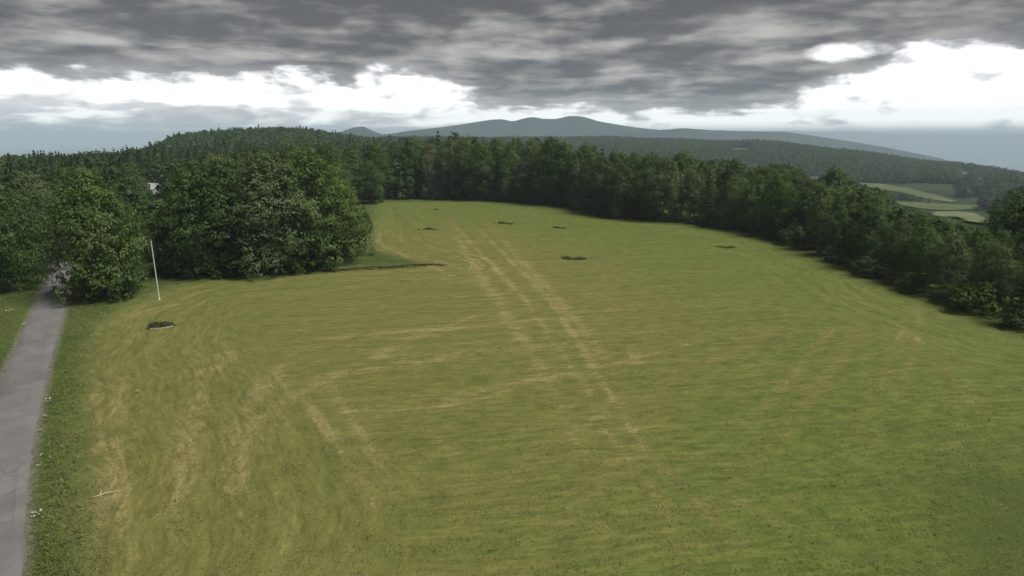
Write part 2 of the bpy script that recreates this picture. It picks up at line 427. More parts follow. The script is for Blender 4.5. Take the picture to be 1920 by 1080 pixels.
# ------------------------------------------------------------------ meadow sheet (mown field and verges)
def meadow_material():
    m, w = mat('mown_meadow')
    pos = w.n('ShaderNodeNewGeometry').outputs['Position']; x, y, z = w.sep(pos)
    row, dry_and_vign, mown, track, soil, road = (w.attr(k) for k in ('row', 'dry_and_vign', 'mown', 'track', 'soil', 'road'))
    wob = w.m('MULTIPLY', w.m('SUBTRACT', w.noise(pos, 0.07, 3), 0.5), 2.2)
    # rows parallel to the border near the edge, straight rows across the middle
    ra = w.m('ADD', row, wob); rb = w.m('ADD', w.m('SUBTRACT', y, w.m('MULTIPLY', x, 0.16)), wob)
    ef = w.ss(w.m('ADD', mown, w.m('MULTIPLY', wob, 3.0)), 19.0, 10.0)
    def rows(f, g_, det, off):
        na = w.noise(w.xyz(w.m('MULTIPLY', ra, f), w.m('MULTIPLY', x, g_), w.m('ADD', w.m('MULTIPLY', y, g_), off)), 1.0, det, 0.62)
        nb_ = w.noise(w.xyz(w.m('MULTIPLY', rb, f), w.m('MULTIPLY', x, g_), off), 1.0, det, 0.62)
        return w.m('ADD', w.m('MULTIPLY', na, ef), w.m('MULTIPLY', nb_, w.m('SUBTRACT', 1.0, ef)))
    st = rows(0.95, 0.06, 4, 0.0); st2 = rows(2.6, 0.55, 4, 9.0)
    rowv2 = w.xyz(w.m('MULTIPLY', rb, 3.2), w.m('MULTIPLY', x, 0.9), 0.0)
    patch = w.noise(pos, 0.16, 5, 0.6); fine = w.noise(pos, 2.4, 5, 0.65); mid = w.noise(pos, 0.7, 4, 0.6)
    dv = w.m('ADD', dry_and_vign, w.m('MULTIPLY', w.m('SUBTRACT', patch, 0.5), 0.55))
    dv = w.m('ADD', dv, w.m('MULTIPLY', w.m('SUBTRACT', st, 0.5), 0.7))
    dv = w.m('ADD', dv, w.m('MULTIPLY', w.m('SUBTRACT', st2, 0.5), 0.6))
    dv = w.m('ADD', dv, w.m('MULTIPLY', w.m('SUBTRACT', fine, 0.5), 0.7))
    dv = w.m('ADD', dv, w.m('MULTIPLY', w.m('MULTIPLY', track, w.ss(w.m('ADD', w.m('MULTIPLY', mid, .6), w.m('ADD', w.m('MULTIPLY', patch, .7), w.m('MULTIPLY', fine, .3))), 0.34, 0.90)), 0.72), clamp=True)
    green = w.mix(w.ss(mid, 0.3, 0.7), (0.090, 0.116, 0.025), (0.118, 0.146, 0.034))
    c = w.mix(w.ss(dv, 0.05, 0.62), green, (0.142, 0.139, 0.040)); c = w.mix(w.ss(dv, 0.60, 1.0), c, (0.222, 0.188, 0.076))
    c = w.mix(1.0, c, w.xyz(*[w.m('MULTIPLY', w.lin(st, 0.3, 0.7, 0.88, 1.10), w.lin(st2, 0.3, 0.7, 0.74, 1.20))] * 3), 'MULTIPLY')
    c = w.mix(w.ss(w.m('ADD', dry_and_vign, w.m('MULTIPLY', w.m('SUBTRACT', patch, 0.5), 0.3)), 0.02, -0.25), c, w.mix(st, (0.048, 0.072, 0.016), (0.072, 0.094, 0.022)))  # lusher growth at right, darkened further to paint in the lens vignette
    # unmown verge: taller, greener
    vg = w.mix(w.ss(w.m('ADD', patch, w.m('MULTIPLY', w.m('SUBTRACT', fine, 0.5), 0.8)), 0.3, 0.75), (0.038, 0.064, 0.016), (0.088, 0.110, 0.030))
    mk = w.ss(w.m('ADD', mown, w.m('MULTIPLY', w.m('SUBTRACT', mid, 0.5), 1.6)), -2.2, 2.0)
    c = w.mix(mk, vg, c)
    # dark clods and gaps
    clod = w.ss(w.noise(rowv2, 2.1, 3, 0.7), 0.60, 0.80)
    c = w.mix(w.m('MULTIPLY', clod, 0.25), c, (0.045, 0.042, 0.014))
    c = w.mix(w.m('MULTIPLY', w.ss(road, 0.55, 0.0), w.ss(fine, 0.35, 0.6, 0.4, 1.0)), c, (0.15, 0.135, 0.115))
    c = w.mix(soil, c, (0.026, 0.020, 0.010))
    b = w.n('ShaderNodeBsdfPrincipled'); w.put(b.inputs['Base Color'], c); b.inputs['Roughness'].default_value = 0.95
    b.inputs['Specular IOR Level'].default_value = 0.12
    bp = w.n('ShaderNodeBump'); bp.inputs['Strength'].default_value = 0.8; bp.inputs['Distance'].default_value = 0.10
    hgt = w.m('ADD', w.m('ADD', w.m('MULTIPLY', st2, 0.6), w.m('MULTIPLY', fine, 0.9)), w.m('MULTIPLY', mid, 0.5))
    w.put(bp.inputs['Height'], hgt); w.t.links.new(bp.outputs[0], b.inputs['Normal'])
    finish(w, b.outputs[0]); return m
M_MEADOW = meadow_material()
mx_ = np.arange(-122, 88.01, 0.42)
my_ = [0.0]; s_ = 0.30
while my_[-1] < 216: my_.append(my_[-1] + max(0.30, min(0.55, 0.0045 * my_[-1])))
my_ = np.array(my_)
X, Y = np.meshgrid(mx_, my_, indexing='ij')
sg, row, rd, tr, dep = sward(X, Y)
dr = dry_vign(X, Y)
def vnoise(x, y, f, seed):
    a = np.sin(x * f + seed) * np.cos(y * f * 1.13 - seed * 2) + 0.6 * np.sin(x * f * 2.3 - y * f * 1.7 + seed * 3) + 0.4 * np.cos(y * f * 3.1 + x * f * 2.9 - seed)
    return a / 2
ROAD_CUT = np.clip(1 - rd / 2.2, 0, 1)
def surf(x, y, row_, rd_, dep_, sg_):
    return h(x, y) + 0.02 * np.sin(row_ * 2.1) * (sg_ > 0) * np.clip((16 - sg_) / 8, 0, 1) + 0.05 * vnoise(x, y, 0.9, 1.3) + np.where(sg_ < 0, 0.10 + 0.1 * vnoise(x, y, 1.7, 4.1), 0) * np.clip((rd_ - 2.2) / 1.0, 0, 1) \
        - dep_ - 0.06 * np.clip(2.6 - rd_, 0, 1)
Z = surf(X, Y, row, rd, dep, sg)
me = mesh_np('meadow', np.stack([X, Y, Z], -1).reshape(-1, 3), grid_faces(*X.shape), M_MEADOW,
             dict(row=row.ravel(), dry_and_vign=dr.ravel(), mown=sg.ravel(), track=tr.ravel(), soil=np.clip(dep * 3, 0, 1).ravel(), road=(rd - ROAD_W / 2).ravel()), smooth=True)
meadow = obj('meadow', me); tag(meadow, kind='structure')

# ------------------------------------------------------------------ road
def road_material():
    m, w = mat('worn_asphalt')
    pos = w.n('ShaderNodeNewGeometry').outputs['Position']
    u = w.attr('across'); v = w.attr('along')
    st = w.noise(w.xyz(w.m('MULTIPLY', u, 2.2), w.m('MULTIPLY', v, 0.05), 0.0), 1.0, 4, 0.6)
    pt = w.noise(pos, 0.35, 5, 0.6); fi = w.noise(pos, 9.0, 4, 0.7)
    c = w.mix(w.ss(pt, 0.3, 0.7), (0.116, 0.112, 0.108), (0.168, 0.162, 0.155))
    c = w.mix(w.ss(st, 0.52, 0.72, 0, 0.45), c, (0.088, 0.083, 0.086))
    c = w.mix(w.ss(fi, 0.35, 0.7, 0.0, 0.35), c, (0.20, 0.193, 0.183))
    vor = w.n('ShaderNodeTexVoronoi', feature='DISTANCE_TO_EDGE'); wv = w.n('ShaderNodeVectorMath', operation='ADD')
    w.put(wv.inputs[0], pos); nzv = w.n('ShaderNodeTexNoise'); w.put(nzv.inputs['Vector'], pos); nzv.inputs['Scale'].default_value = 0.8; w.put(wv.inputs[1], nzv.outputs['Color'])
    w.put(vor.inputs['Vector'], wv.outputs[0]); vor.inputs['Scale'].default_value = 0.42
    crack = w.m('MULTIPLY', w.ss(vor.outputs['Distance'], 0.030, 0.008), w.ss(pt, 0.42, 0.58))
    c = w.mix(w.m('MULTIPLY', crack, 0.32), c, (0.045, 0.043, 0.040))
    c = w.mix(w.ss(w.noise(pos, 0.13, 2, .5), 0.60, 0.63, 0, 0.35), c, (0.095, 0.092, 0.090))
    edge = w.ss(w.m('ADD', w.m('ABSOLUTE', u), w.m('MULTIPLY', w.m('SUBTRACT', fi, 0.5), 0.5)), 1.42, 1.72)
    c = w.mix(w.m('MULTIPLY', edge, 0.55), c, (0.115, 0.105, 0.075))
    b = w.n('ShaderNodeBsdfPrincipled'); w.put(b.inputs['Base Color'], c); b.inputs['Roughness'].default_value = 0.85; b.inputs['Specular IOR Level'].default_value = 0.25
    bp = w.n('ShaderNodeBump'); bp.inputs['Strength'].default_value = 0.3; bp.inputs['Distance'].default_value = 0.03; w.put(bp.inputs['Height'], fi); w.t.links.new(bp.outputs[0], b.inputs['Normal'])
    finish(w, b.outputs[0]); return m
RL = ROADLINE; tn = np.gradient(RL, axis=0); tn /= np.linalg.norm(tn, axis=1)[:, None]; nn = np.stack([tn[:, 1], -tn[:, 0]], 1)
uu = np.linspace(-1, 1, 9); V = []; AC = []; AL = []
alng = np.concatenate([[0], np.cumsum(np.linalg.norm(np.diff(RL, axis=0), axis=1))])
for i in range(len(RL)):
    for u in uu:
        wv = ROAD_W / 2 * (1 + 0.02 * math.sin(alng[i] * 0.9 + u) + 0.015 * math.sin(alng[i] * 2.3 - u))
        p = RL[i] + nn[i] * u * wv
        zc = 0.09 - 0.05 * u * u - (0.16 if abs(u) > 0.99 else 0.0)
        V.append((p[0], p[1], float(h(*p)) + zc)); AC.append(u * wv); AL.append(alng[i])
rd_o = obj('road', mesh_np('road', V, grid_faces(len(RL), 9)[:, ::-1], road_material(), dict(across=AC, along=AL), smooth=True)); tag(rd_o, kind='structure')

# ------------------------------------------------------------------ grass tufts on the meadow
def grass_material():
    m, w = mat('grass_blades')
    d = w.attr('dry_and_vign'); t = w.attr('tone')
    g_ = w.mix(t, (0.064, 0.086, 0.018), (0.150, 0.178, 0.048))
    s_ = w.mix(t, (0.105, 0.102, 0.032), (0.270, 0.240, 0.110))
    g_ = w.mix(w.ss(d, 0.0, -0.3), g_, w.mix(t, (0.045, 0.070, 0.015), (0.072, 0.095, 0.022)))  # lush blades carry the same painted vignette darkening
    c = w.mix(w.ss(d, 0.2, 0.9), g_, s_)
    b = w.n('ShaderNodeBsdfPrincipled'); w.put(b.inputs['Base Color'], c); b.inputs['Roughness'].default_value = 0.8; b.inputs['Specular IOR Level'].default_value = 0.15
    vn = w.n('ShaderNodeVectorMath', operation='NORMALIZE')      # blades shade with the sward they stand in
    w.put(vn.inputs[0], w.xyz(w.lin(w.m('FRACT', w.m('MULTIPLY', t, 37.0)), 0, 1, -.6, .6), w.lin(w.m('FRACT', w.m('MULTIPLY', t, 91.0)), 0, 1, -.6, .6), 1.0)); w.put(b.inputs['Normal'], vn.outputs[0])
    tr_ = w.n('ShaderNodeBsdfTranslucent'); w.put(tr_.inputs[0], c)
    mx = w.n('ShaderNodeMixShader'); mx.inputs[0].default_value = 0.08
    w.t.links.new(b.outputs[0], mx.inputs[1]); w.t.links.new(tr_.outputs[0], mx.inputs[2]); finish(w, mx.outputs[0]); return m
M_GRASS = grass_material()
def soft_normals(me, r, n, per, sd_=.30):
    N = np.stack([r.normal(0, sd_, n), r.normal(0, sd_, n), np.ones(n)], 1); N /= np.linalg.norm(N, axis=1)[:, None]
    me.polygons.foreach_set('use_smooth', np.ones(len(me.polygons), bool)); me.normals_split_custom_set_from_vertices(np.repeat(N, per, 0))
    return me
def in_view(x, y, z, mg=60):
    a, b, d = project(x, y, z); return (d > 0) & (a > -mg) & (a < 1920 + mg) & (b < 1080 + mg)
def tufts(x, y, z, hgt, wid, dry_and_vign, tone, nb, r):
    """nb thin blades per tuft, triangles"""
    n = len(x); V = np.zeros((n, nb, 3, 3)); 
    ang = r.uniform(0, 2 * math.pi, (n, nb)); lean = r.uniform(0.55, 1.25, (n, nb)); hh = hgt[:, None] * r.uniform(0.6, 1.15, (n, nb))
    bx = x[:, None] + np.cos(ang) * wid[:, None] * r.uniform(0, .7, (n, nb)); by = y[:, None] + np.sin(ang) * wid[:, None] * r.uniform(0, .7, (n, nb))
    px_, py_ = -np.sin(ang + r.normal(0, .5, (n, nb))), np.cos(ang)
    bw = wid[:, None] * r.uniform(0.16, 0.42, (n, nb))
    V[:, :, 0] = np.stack([bx - px_ * bw, by - py_ * bw, np.broadcast_to(z[:, None] - 0.03, bx.shape)], -1)
    V[:, :, 1] = np.stack([bx + px_ * bw, by + py_ * bw, np.broadcast_to(z[:, None] - 0.03, bx.shape)], -1)
    V[:, :, 2] = np.stack([bx + np.cos(ang) * hh * lean, by + np.sin(ang) * hh * lean, z[:, None] + hh * np.clip(1.15 - lean * .7, .25, 1)], -1)
    nz = np.cross(V[:, :, 1] - V[:, :, 0], V[:, :, 2] - V[:, :, 0])[..., 2] < 0
    V[nz] = V[nz][:, [1, 0, 2]]
    F = np.arange(n * nb * 3).reshape(-1, 3)
    D = np.repeat(np.clip(dry_and_vign[:, None] + r.normal(0, .12, (n, nb)), -.6, 1).ravel(), 3); T = np.repeat(np.clip(tone[:, None] + r.normal(0, .15, (n, nb)), 0, 1).ravel(), 3)
    return V.reshape(-1, 3), F, D, T
def scatter(n, ylo, yhi, pw):
    u = rng.random(n); y = ylo * (yhi / ylo) ** (u ** pw); sp = 0.92 * y + 14
    x = rng.uniform(-1, 1, n) * sp
    return x, y
def mow_grass():
    x, y = scatter(420000, 17, 190, 1.12)
    ok = (x > -118) & (x < 84); x, y = x[ok], y[ok]
    sg, row, rd, tr, dep = sward(x, y); ok = (sg > 0.2) & (rd > 2.3) & (dep < 0.05)
    ok &= in_view(x, y, 0 * x)
    rw_ = np.where(sg < 14, row, y - .16 * x); pat = 0.5 + 0.5 * np.sin((rw_ + 1.6 * vnoise(x, y, 0.11, 2.2)) * 2.1) 
    ok &= rng.random(len(x)) < 0.25 + 0.75 * np.clip(0.6 * pat + 0.5 * tr + 0.3 * vnoise(x, y, .5, .3), 0, 1)
    x, y, sg, row, rd, tr, dep, rw_ = (q[ok] for q in (x, y, sg, row, rd, tr, dep, rw_))
    z = surf(x, y, row, rd, dep, sg)
    d = np.clip(dry_vign(x, y) + 0.30 * vnoise(x, y, 0.33, 5) + 0.16 * np.sin(rw_ * 2.1 + 2 * vnoise(x, y, .2, 1)) + 0.6 * tr * rng.random(len(x)) + rng.normal(0, .16, len(x)), -.6, 1)
    hg = rng.uniform(0.04, 0.10, len(x)); wd = rng.uniform(0.08, 0.2, len(x)) * (1 + y / 70)
    return tufts(x, y, z, hg, wd, d, rng.random(len(x)), 3, rng)
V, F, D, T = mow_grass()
o = obj('mown_grass', soft_normals(mesh_np('mown_grass', V, F, M_GRASS, dict(dry_and_vign=D, tone=T)), rng, len(F), 3)); tag(o, 'short mown grass and straw covering the open field', 'grass', kind='stuff')
def verge_grass():
    x, y = scatter(330000, 17, 190, 1.1)
    ok = (x > -118) & (x < 84); x, y = x[ok], y[ok]
    sg, row, rd, tr, dep = sward(x, y); ok = (sg + 1.3 * vnoise(x, y, .6, 3) + 0.9 * rng.normal(size=len(x)) < 0.6) & (sg > -26) & (rd > ROAD_W / 2 + 0.12 - 0.28 * rng.random(len(x)) ** 2 - .12 * vnoise(x, y, 1.3, 2)) & in_view(x, y, 0 * x) & (dep < .3)
    x, y, sg, row, rd, tr, dep = (q[ok] for q in (x, y, sg, row, rd, tr, dep))
    z = surf(x, y, row, rd, dep, sg)
    d = np.clip(0.12 + 0.14 * np.clip(sg + 2.2, 0, 3.5) + 0.22 * vnoise(x, y, 0.4, 2) + rng.normal(0, .12, len(x)), 0, 1)
    hg = rng.uniform(0.10, 0.30, len(x)) * np.clip((rd - 1.2) / 1.5, .35, 1) * np.clip(.75 - sg * .3, .3, 1); wd = rng.uniform(0.06, 0.15, len(x)) * (1 + y / 80)
    return tufts(x, y, z, hg, wd, d, .25 + .35 * rng.random(len(x)), 4, rng)
V, F, D, T = verge_grass()
o = obj('verge_grass', soft_normals(mesh_np('verge_grass', V, F, M_GRASS, dict(dry_and_vign=D, tone=T)), rng, len(F), 3)); tag(o, 'long green uncut grass along the road and wood edges', 'grass', kind='stuff')

# ------------------------------------------------------------------ ditch bank
dv = []
seg = np.linalg.norm(np.diff(DITCH, axis=0), axis=1); cum = np.concatenate([[0], np.cumsum(seg)]); tt = np.linspace(cum[0], cum[-1], 140)
dl = np.stack([np.interp(tt, cum, DITCH[:, 0]), np.interp(tt, cum, DITCH[:, 1])], 1); dl[:, 1] += 0.18 * np.sin(tt * 0.9) + 0.1 * np.sin(tt * 2.3)
dd_ = np.interp(tt, cum, DITCH_D); dt = np.gradient(dl, axis=0); dt /= np.linalg.norm(dt, axis=1)[:, None]; dn = np.stack([-dt[:, 1], dt[:, 0]], 1)
dn *= np.sign(dn[:, 1])[:, None]
for i in range(len(tt)):
    w_ = 0.35 + 0.55 * dd_[i]
    for u, zz in ((-0.9, -0.02), (-0.45, -0.75), (0.1, -1.0), (0.5, -0.55), (0.85, 0.12), (1.15, 0.22), (1.6, -0.1)):
        p = dl[i] + dn[i] * u * w_
        dv.append((p[0] , p[1], float(h(*p)) + 0.03 + zz * dd_[i] * (1 if zz < 0 else 0.9) + 0.03 * math.sin(tt[i] * 5 + u * 7)))
o = obj('ditch', mesh_np('ditch', dv, grid_faces(len(tt), 7), M_SOIL, smooth=True)); tag(o, kind='structure')

r3 = np.random.default_rng(61); q = r3.integers(8, 136, 2600); off = r3.choice([1, 1, 1, -1], 2600) * r3.uniform(.75, 1.7, 2600) * (0.35 + .55 * dd_[q])
dx_, dy_ = dl[q, 0] + dn[q, 0] * off, dl[q, 1] + dn[q, 1] * off
V, F, D, T = tufts(dx_, dy_, h(dx_, dy_) + .04, r3.uniform(.12, .5, 2600) * np.where(off > 0, 1, .5), r3.uniform(.12, .25, 2600), r3.uniform(.1, .7, 2600), r3.random(2600), 4, r3)
o = obj('ditch_grass', soft_normals(mesh_np('ditch_grass', V, F, M_GRASS, dict(dry_and_vign=D, tone=T)), r3, len(F), 3)); tag(o, 'rank grass fringe hanging over the dark ditch', 'grass', kind='stuff')
# ------------------------------------------------------------------ tree crowns
def rand_unit(r, n):
    v = r.normal(size=(n, 3)); return v / np.linalg.norm(v, axis=1)[:, None]
def leaf_quads(r, P, N, size, tone):
    n = len(P); a = np.cross(N, rand_unit(r, n)); a /= np.linalg.norm(a, axis=1)[:, None] + 1e-9; b = np.cross(N, a)
    s = size * r.uniform(0.55, 1.35, n); s2 = s * r.uniform(0.5, 0.95, n)
    bend = N * (s * 0.25)[:, None]
    V = np.stack([P - a * s[:, None] - bend, P - b * s2[:, None] + bend * .4, P + a * s[:, None] - bend, P + b * s2[:, None] + bend * .4], 1)
    return V.reshape(-1, 3), np.arange(n * 4).reshape(-1, 4), np.repeat(tone, 4)
def crown_mesh(name, seed, Hc, Rc, z0, nl, nleaf, leaf, prof, m, lobe=(0.19, 0.42), spray=17):
    """crown from z0 to Hc, half width Rc, nl lobes of leaf faces on the limbs' ends"""
    r = np.random.default_rng(seed); cs = []; ga = 2.39996
    for i in range(nl):
        t = (i + 0.5) / nl; t = t ** 0.85
        rad = Rc * prof(t); ang = i * ga + r.normal(0, .35); q = r.uniform(0.45, 1.3) if t < 0.93 else r.uniform(0, .5)
        rl = Rc * r.uniform(*lobe) * (0.75 + 0.45 * prof(t)); rl = min(rl, 0.24 * (Hc - z0))
        c = np.array([math.cos(ang) * max(0, rad - rl * .6) * q ** .5, math.sin(ang) * max(0, rad - rl * .6) * q ** .5, z0 + (Hc - z0) * t - rl * .75 * (t > .6)])
        cs.append((c, rl, t, r.normal(0, .13)))
    w_ = np.array([c[1] ** 2 for c in cs]); cnt = np.maximum(20, (w_ / w_.sum() * nleaf).astype(int))
    Ps, Ns, Ts = [], [], []
    for (c, rl, t, tn_), k in zip(cs, cnt):
        ns = max(6, int(spray * (rl / (0.3 * Rc)) ** 2)); out = np.array([c[0], c[1], 0]); out = out / (np.linalg.norm(out) + .3) * .8 + np.array([0, 0, .55])
        d = rand_unit(r, ns * 4); d = d[(d @ out + r.normal(0, .3, len(d))) > -0.25][:ns]; ns = len(d)
        sc_ = c + d * (rl * r.uniform(.68, 1.1, ns))[:, None] * np.array([1.12, 1.12, .85])
        st_ = r.normal(0, .10, ns); j = r.integers(0, ns, k)
        q_ = rand_unit(r, k) * (r.random(k) ** .5)[:, None] * rl * r.uniform(.30, .52, ns)[j][:, None] * np.array([1, 1, .62])
        p = sc_[j] + q_
        nrm = d[j] * .6 + q_ / rl * 1.1 + np.array([0, 0, .45]) + rand_unit(r, k) * .32; nrm /= np.linalg.norm(nrm, axis=1)[:, None]
        tn_ = tn_ + st_[j]; d = p
        Ps.append(p); Ns.append(nrm); Ts.append(np.clip(.42 + tn_ + r.normal(0, .2, len(d)), 0, 1))
    P = np.concatenate(Ps); N = np.concatenate(Ns); T = np.concatenate(Ts)
    ok = P[:, 2] > z0 * 0.5; P, N, T = P[ok], N[ok], T[ok]
    V, F, TT = leaf_quads(r, P, N, leaf, T)
    return mesh_np(name, V, F, m, dict(tone=TT)), cs
def trunk_mesh(name, seed, Hc, cs, r0=0.32):
    r = np.random.default_rng(seed + 50); parts = []
    top = Hc * 0.8; k = 7
    pts = [np.array([r.normal(0, .12) * i / 3, r.normal(0, .12) * i / 3, -0.4 + (top + .4) * i / (k - 1)]) for i in range(k)]
    parts.append(tube(pts, [r0 * (1.45 if i == 0 else 1) * (1 - 0.85 * i / (k - 1)) + .02 for i in range(k)], 8))
    for c, rl, t, _ in cs[::2]:
        zb = max(1.2, c[2] * r.uniform(.45, .7)); f = min(1, (zb + .4) / (top + .4)); b = np.array([np.interp(zb, [p[2] for p in pts], [p[0] for p in pts]), np.interp(zb, [p[2] for p in pts], [p[1] for p in pts]), zb])
        mid = (b + c) / 2 + np.array([0, 0, .25 * rl])
        rb = r0 * .38 * (1 - .6 * f); parts.append(tube([b, mid, c], [rb, rb * .65, .025], 5))
    V, F = merge(parts); return pymesh(name, V, F, M_BARK, True)
P_ROUND = lambda t: max(.25, math.sin(math.pi * min(1, .16 + .80 * t)) ** .6)
P_SKIRT = lambda t: max(.3, math.sin(math.pi * min(1, .30 + .67 * t)) ** .65)
P_OVAL = lambda t: max(.22, math.sin(math.pi * min(1, .10 + .86 * t)) ** .8)
# unit trees: 10 m tall, 4 m half width
VAR = {}
def var(key, seed, R_, z0, nl, nleaf, leaf, prof, m, **kw):
    c, cs = crown_mesh('crown_' + key, seed, 10, R_, z0, nl, nleaf, leaf, prof, m, **kw)
    VAR[key] = (c, trunk_mesh('trunk_' + key, seed, 10, cs, .20), R_)
for i in range(4): var('skirt%d' % i, 11 + i, 4.0, 0.5, 46 + 4 * i, 17500, .112, P_SKIRT, M_LEAF if i != 2 else M_LEAF2)
for i in range(4): var('round%d' % i, 31 + i, 4.0, 1.3, 38 + 4 * i, 15000, .114, P_ROUND, M_LEAF if i != 1 else M_LEAF2)
for i in range(3): var('oval%d' % i, 51 + i, 3.0, 0.8, 40, 12000, .110, P_OVAL, M_LEAF)
def conifer(key, seed, nt=17, nleaf=5200, Rb=2.2):
    r = np.random.default_rng(seed); Ps, Ns, Ts = [], [], []
    parts = [tube([(0, 0, -.4), (0, 0, 4), (0, 0, 9.7)], [.2, .14, .02], 7)]
    for i in range(nt):
        t = i / (nt - 1); z = .7 + 9.0 * t; rad = Rb * (1 - t) ** .85 + .12; nb = max(4, int(10 * (1 - t) + 4))
        for j in range(nb):
            a = 2 * math.pi * (j + r.uniform(-.3, .3)) / nb + i * 1.1; L = rad * r.uniform(.7, 1.12)
            k = max(8, int(nleaf / nt / nb * (0.5 + rad / Rb)))
            u = r.uniform(.1, 1, k) ** .7; side = r.normal(0, .17, k) * (1.15 - u) * L
            dirv = np.array([math.cos(a), math.sin(a), 0]); sv = np.array([-math.sin(a), math.cos(a), 0])
            p = dirv * (u * L)[:, None] + sv * side[:, None]; p[:, 2] = z - .28 * u * L + .12 * (u ** 2) * L + r.normal(0, .05, k)
            n_ = np.array([0, 0, 1]) * .8 + rand_unit(r, k) * .7 + dirv * .3; n_ /= np.linalg.norm(n_, axis=1)[:, None]
            Ps.append(p); Ns.append(n_); Ts.append(np.clip(.45 + r.normal(0, .22, k) + .25 * (u - .5), 0, 1))
    V, F, T = leaf_quads(r, np.concatenate(Ps), np.concatenate(Ns), .135, np.concatenate(Ts))
    tv, tf = merge(parts)
    VAR[key] = (mesh_np('crown_' + key, V, F, M_NEEDLE, dict(tone=T)), pymesh('trunk_' + key, tv, tf, M_BARK, True), Rb)
for i in range(3): conifer('spruce%d' % i, 71 + i, Rb=[2.0, 2.4, 1.8][i])
for i in range(3):
    c, cs = crown_mesh('shrub_%d' % i, 91 + i, 3.0, 2.0, 0.0, 22, 3600, .095, P_SKIRT, M_SHRUB if i else M_LEAF2, lobe=(.3, .45)); VAR['shrub%d' % i] = (c, None, 2.0)

M_PALE = leaf_mat('lit_meadow_foliage', (0.10, 0.13, 0.045), (0.16, 0.19, 0.075), (0.23, 0.25, 0.12))  # leaves paled to paint the lit meadow beyond the gap
c, cs = crown_mesh('shrub_3', 95, 3.0, 2.0, 0.0, 22, 3600, .095, P_SKIRT, M_PALE, lobe=(.3, .45)); VAR['shrub3'] = (c, None, 2.0)
TREE_XY = []
def tree(key, x, y, height, halfw, label, group, name='broadleaf_tree', cat='tree'):
    c, t, R_ = VAR[key]; z = float(h(x, y)); s = height / (3.0 if key.startswith('shrub') else 10.0); sx = halfw / R_
    rz = random.uniform(0, 6.28)
    TREE_XY.append((x, y, halfw))
    if t is None:
        o = obj(name, c, loc=(x, y, z - .05)); o.scale = (sx, sx, s); o.rotation_euler = (0, 0, rz); return tag(o, label, cat, group)
    e = empty(name, (x, y, z), rz, (sx, sx * random.uniform(.92, 1.08), s)); tag(e, label, cat, group)
    obj('trunk', t, e); obj('crown', c, e); return e
def tree_px(key, bx, by, ty, hw_px, label, group, **kw):
    """base pixel on the ground, pixel height of the top, half width in pixels"""
    p = ground_at(bx, by); dep = project(*p)[2]
    return tree(key, p[0], p[1], top_z(p[1], ty) - p[2], hw_px / FPX * dep, label, group, **kw)
def tree_at(key, px, Yd, ty, hw, label, group, **kw):
    """behind the front row: column pixel, distance ahead, pixel height of the top, half width in metres"""
    zt = top_z(Yd, ty); dep = Yd * CP - (zt - CAM_H) * SP; x = (px - 960) / FPX * dep
    return tree(key, x, Yd, max(5.0, zt - float(h(x, Yd))), hw, label, group, **kw)
ORD = ['first', 'second', 'third', 'fourth', 'fifth', 'sixth', 'seventh', 'eighth', 'ninth', 'tenth', 'eleventh', 'twelfth', 'thirteenth', 'fourteenth', 'fifteenth', 'sixteenth',
       'seventeenth', 'eighteenth', 'nineteenth', 'twentieth'] + ['twenty-' + q for q in ('first', 'second', 'third', 'fourth', 'fifth', 'sixth', 'seventh', 'eighth', 'ninth')] + ['thirtieth'] + ['thirty-' + q for q in ('first', 'second', 'third', 'fourth', 'fifth', 'sixth', 'seventh', 'eighth', 'ninth')]
# --- left: trees by the lane
tree_px('skirt0', 192, 556, 312, 78, 'big dark leafy tree at the right edge of the road bend', 'trees beside the road')
tree_px('skirt1', 232, 530, 352, 50, 'smaller tree tucked against the right side of the roadside tree, left of the pole', 'trees beside the road')
tree_px('shrub1', 205, 556, 478, 58, 'low spreading bush under the big tree at the right road edge', 'bushes beside the road', name='shrub', cat='shrub')
GL = 'trees on the left side of the road'
for i, (bx, by, ty, hw, k) in enumerate([(-60, 560, 330, 80, 'round0'), (22, 542, 345, 62, 'skirt3'), (88, 512, 350, 46, 'round3')]):
    tree_px(k, bx, by, ty, hw, ['dark tree cut by the left picture edge above the grass verge', 'dark full tree left of the road, nearest the left picture edge', 'tree leaning over the left road edge where the road enters the wood'][i], GL)
for i, (px, yd, ty, hw, k) in enumerate([(-20, 100, 318, 4.6, 'round1'), (52, 106, 322, 4.6, 'skirt2'), (118, 112, 318, 4.2, 'round2'), (150, 122, 322, 4.0, 'oval0')]):
    tree_at(k, px, yd, ty, hw, 'tree behind the roadside trees at far left, %s from the left picture edge' % ORD[i], 'trees behind the left roadside trees')
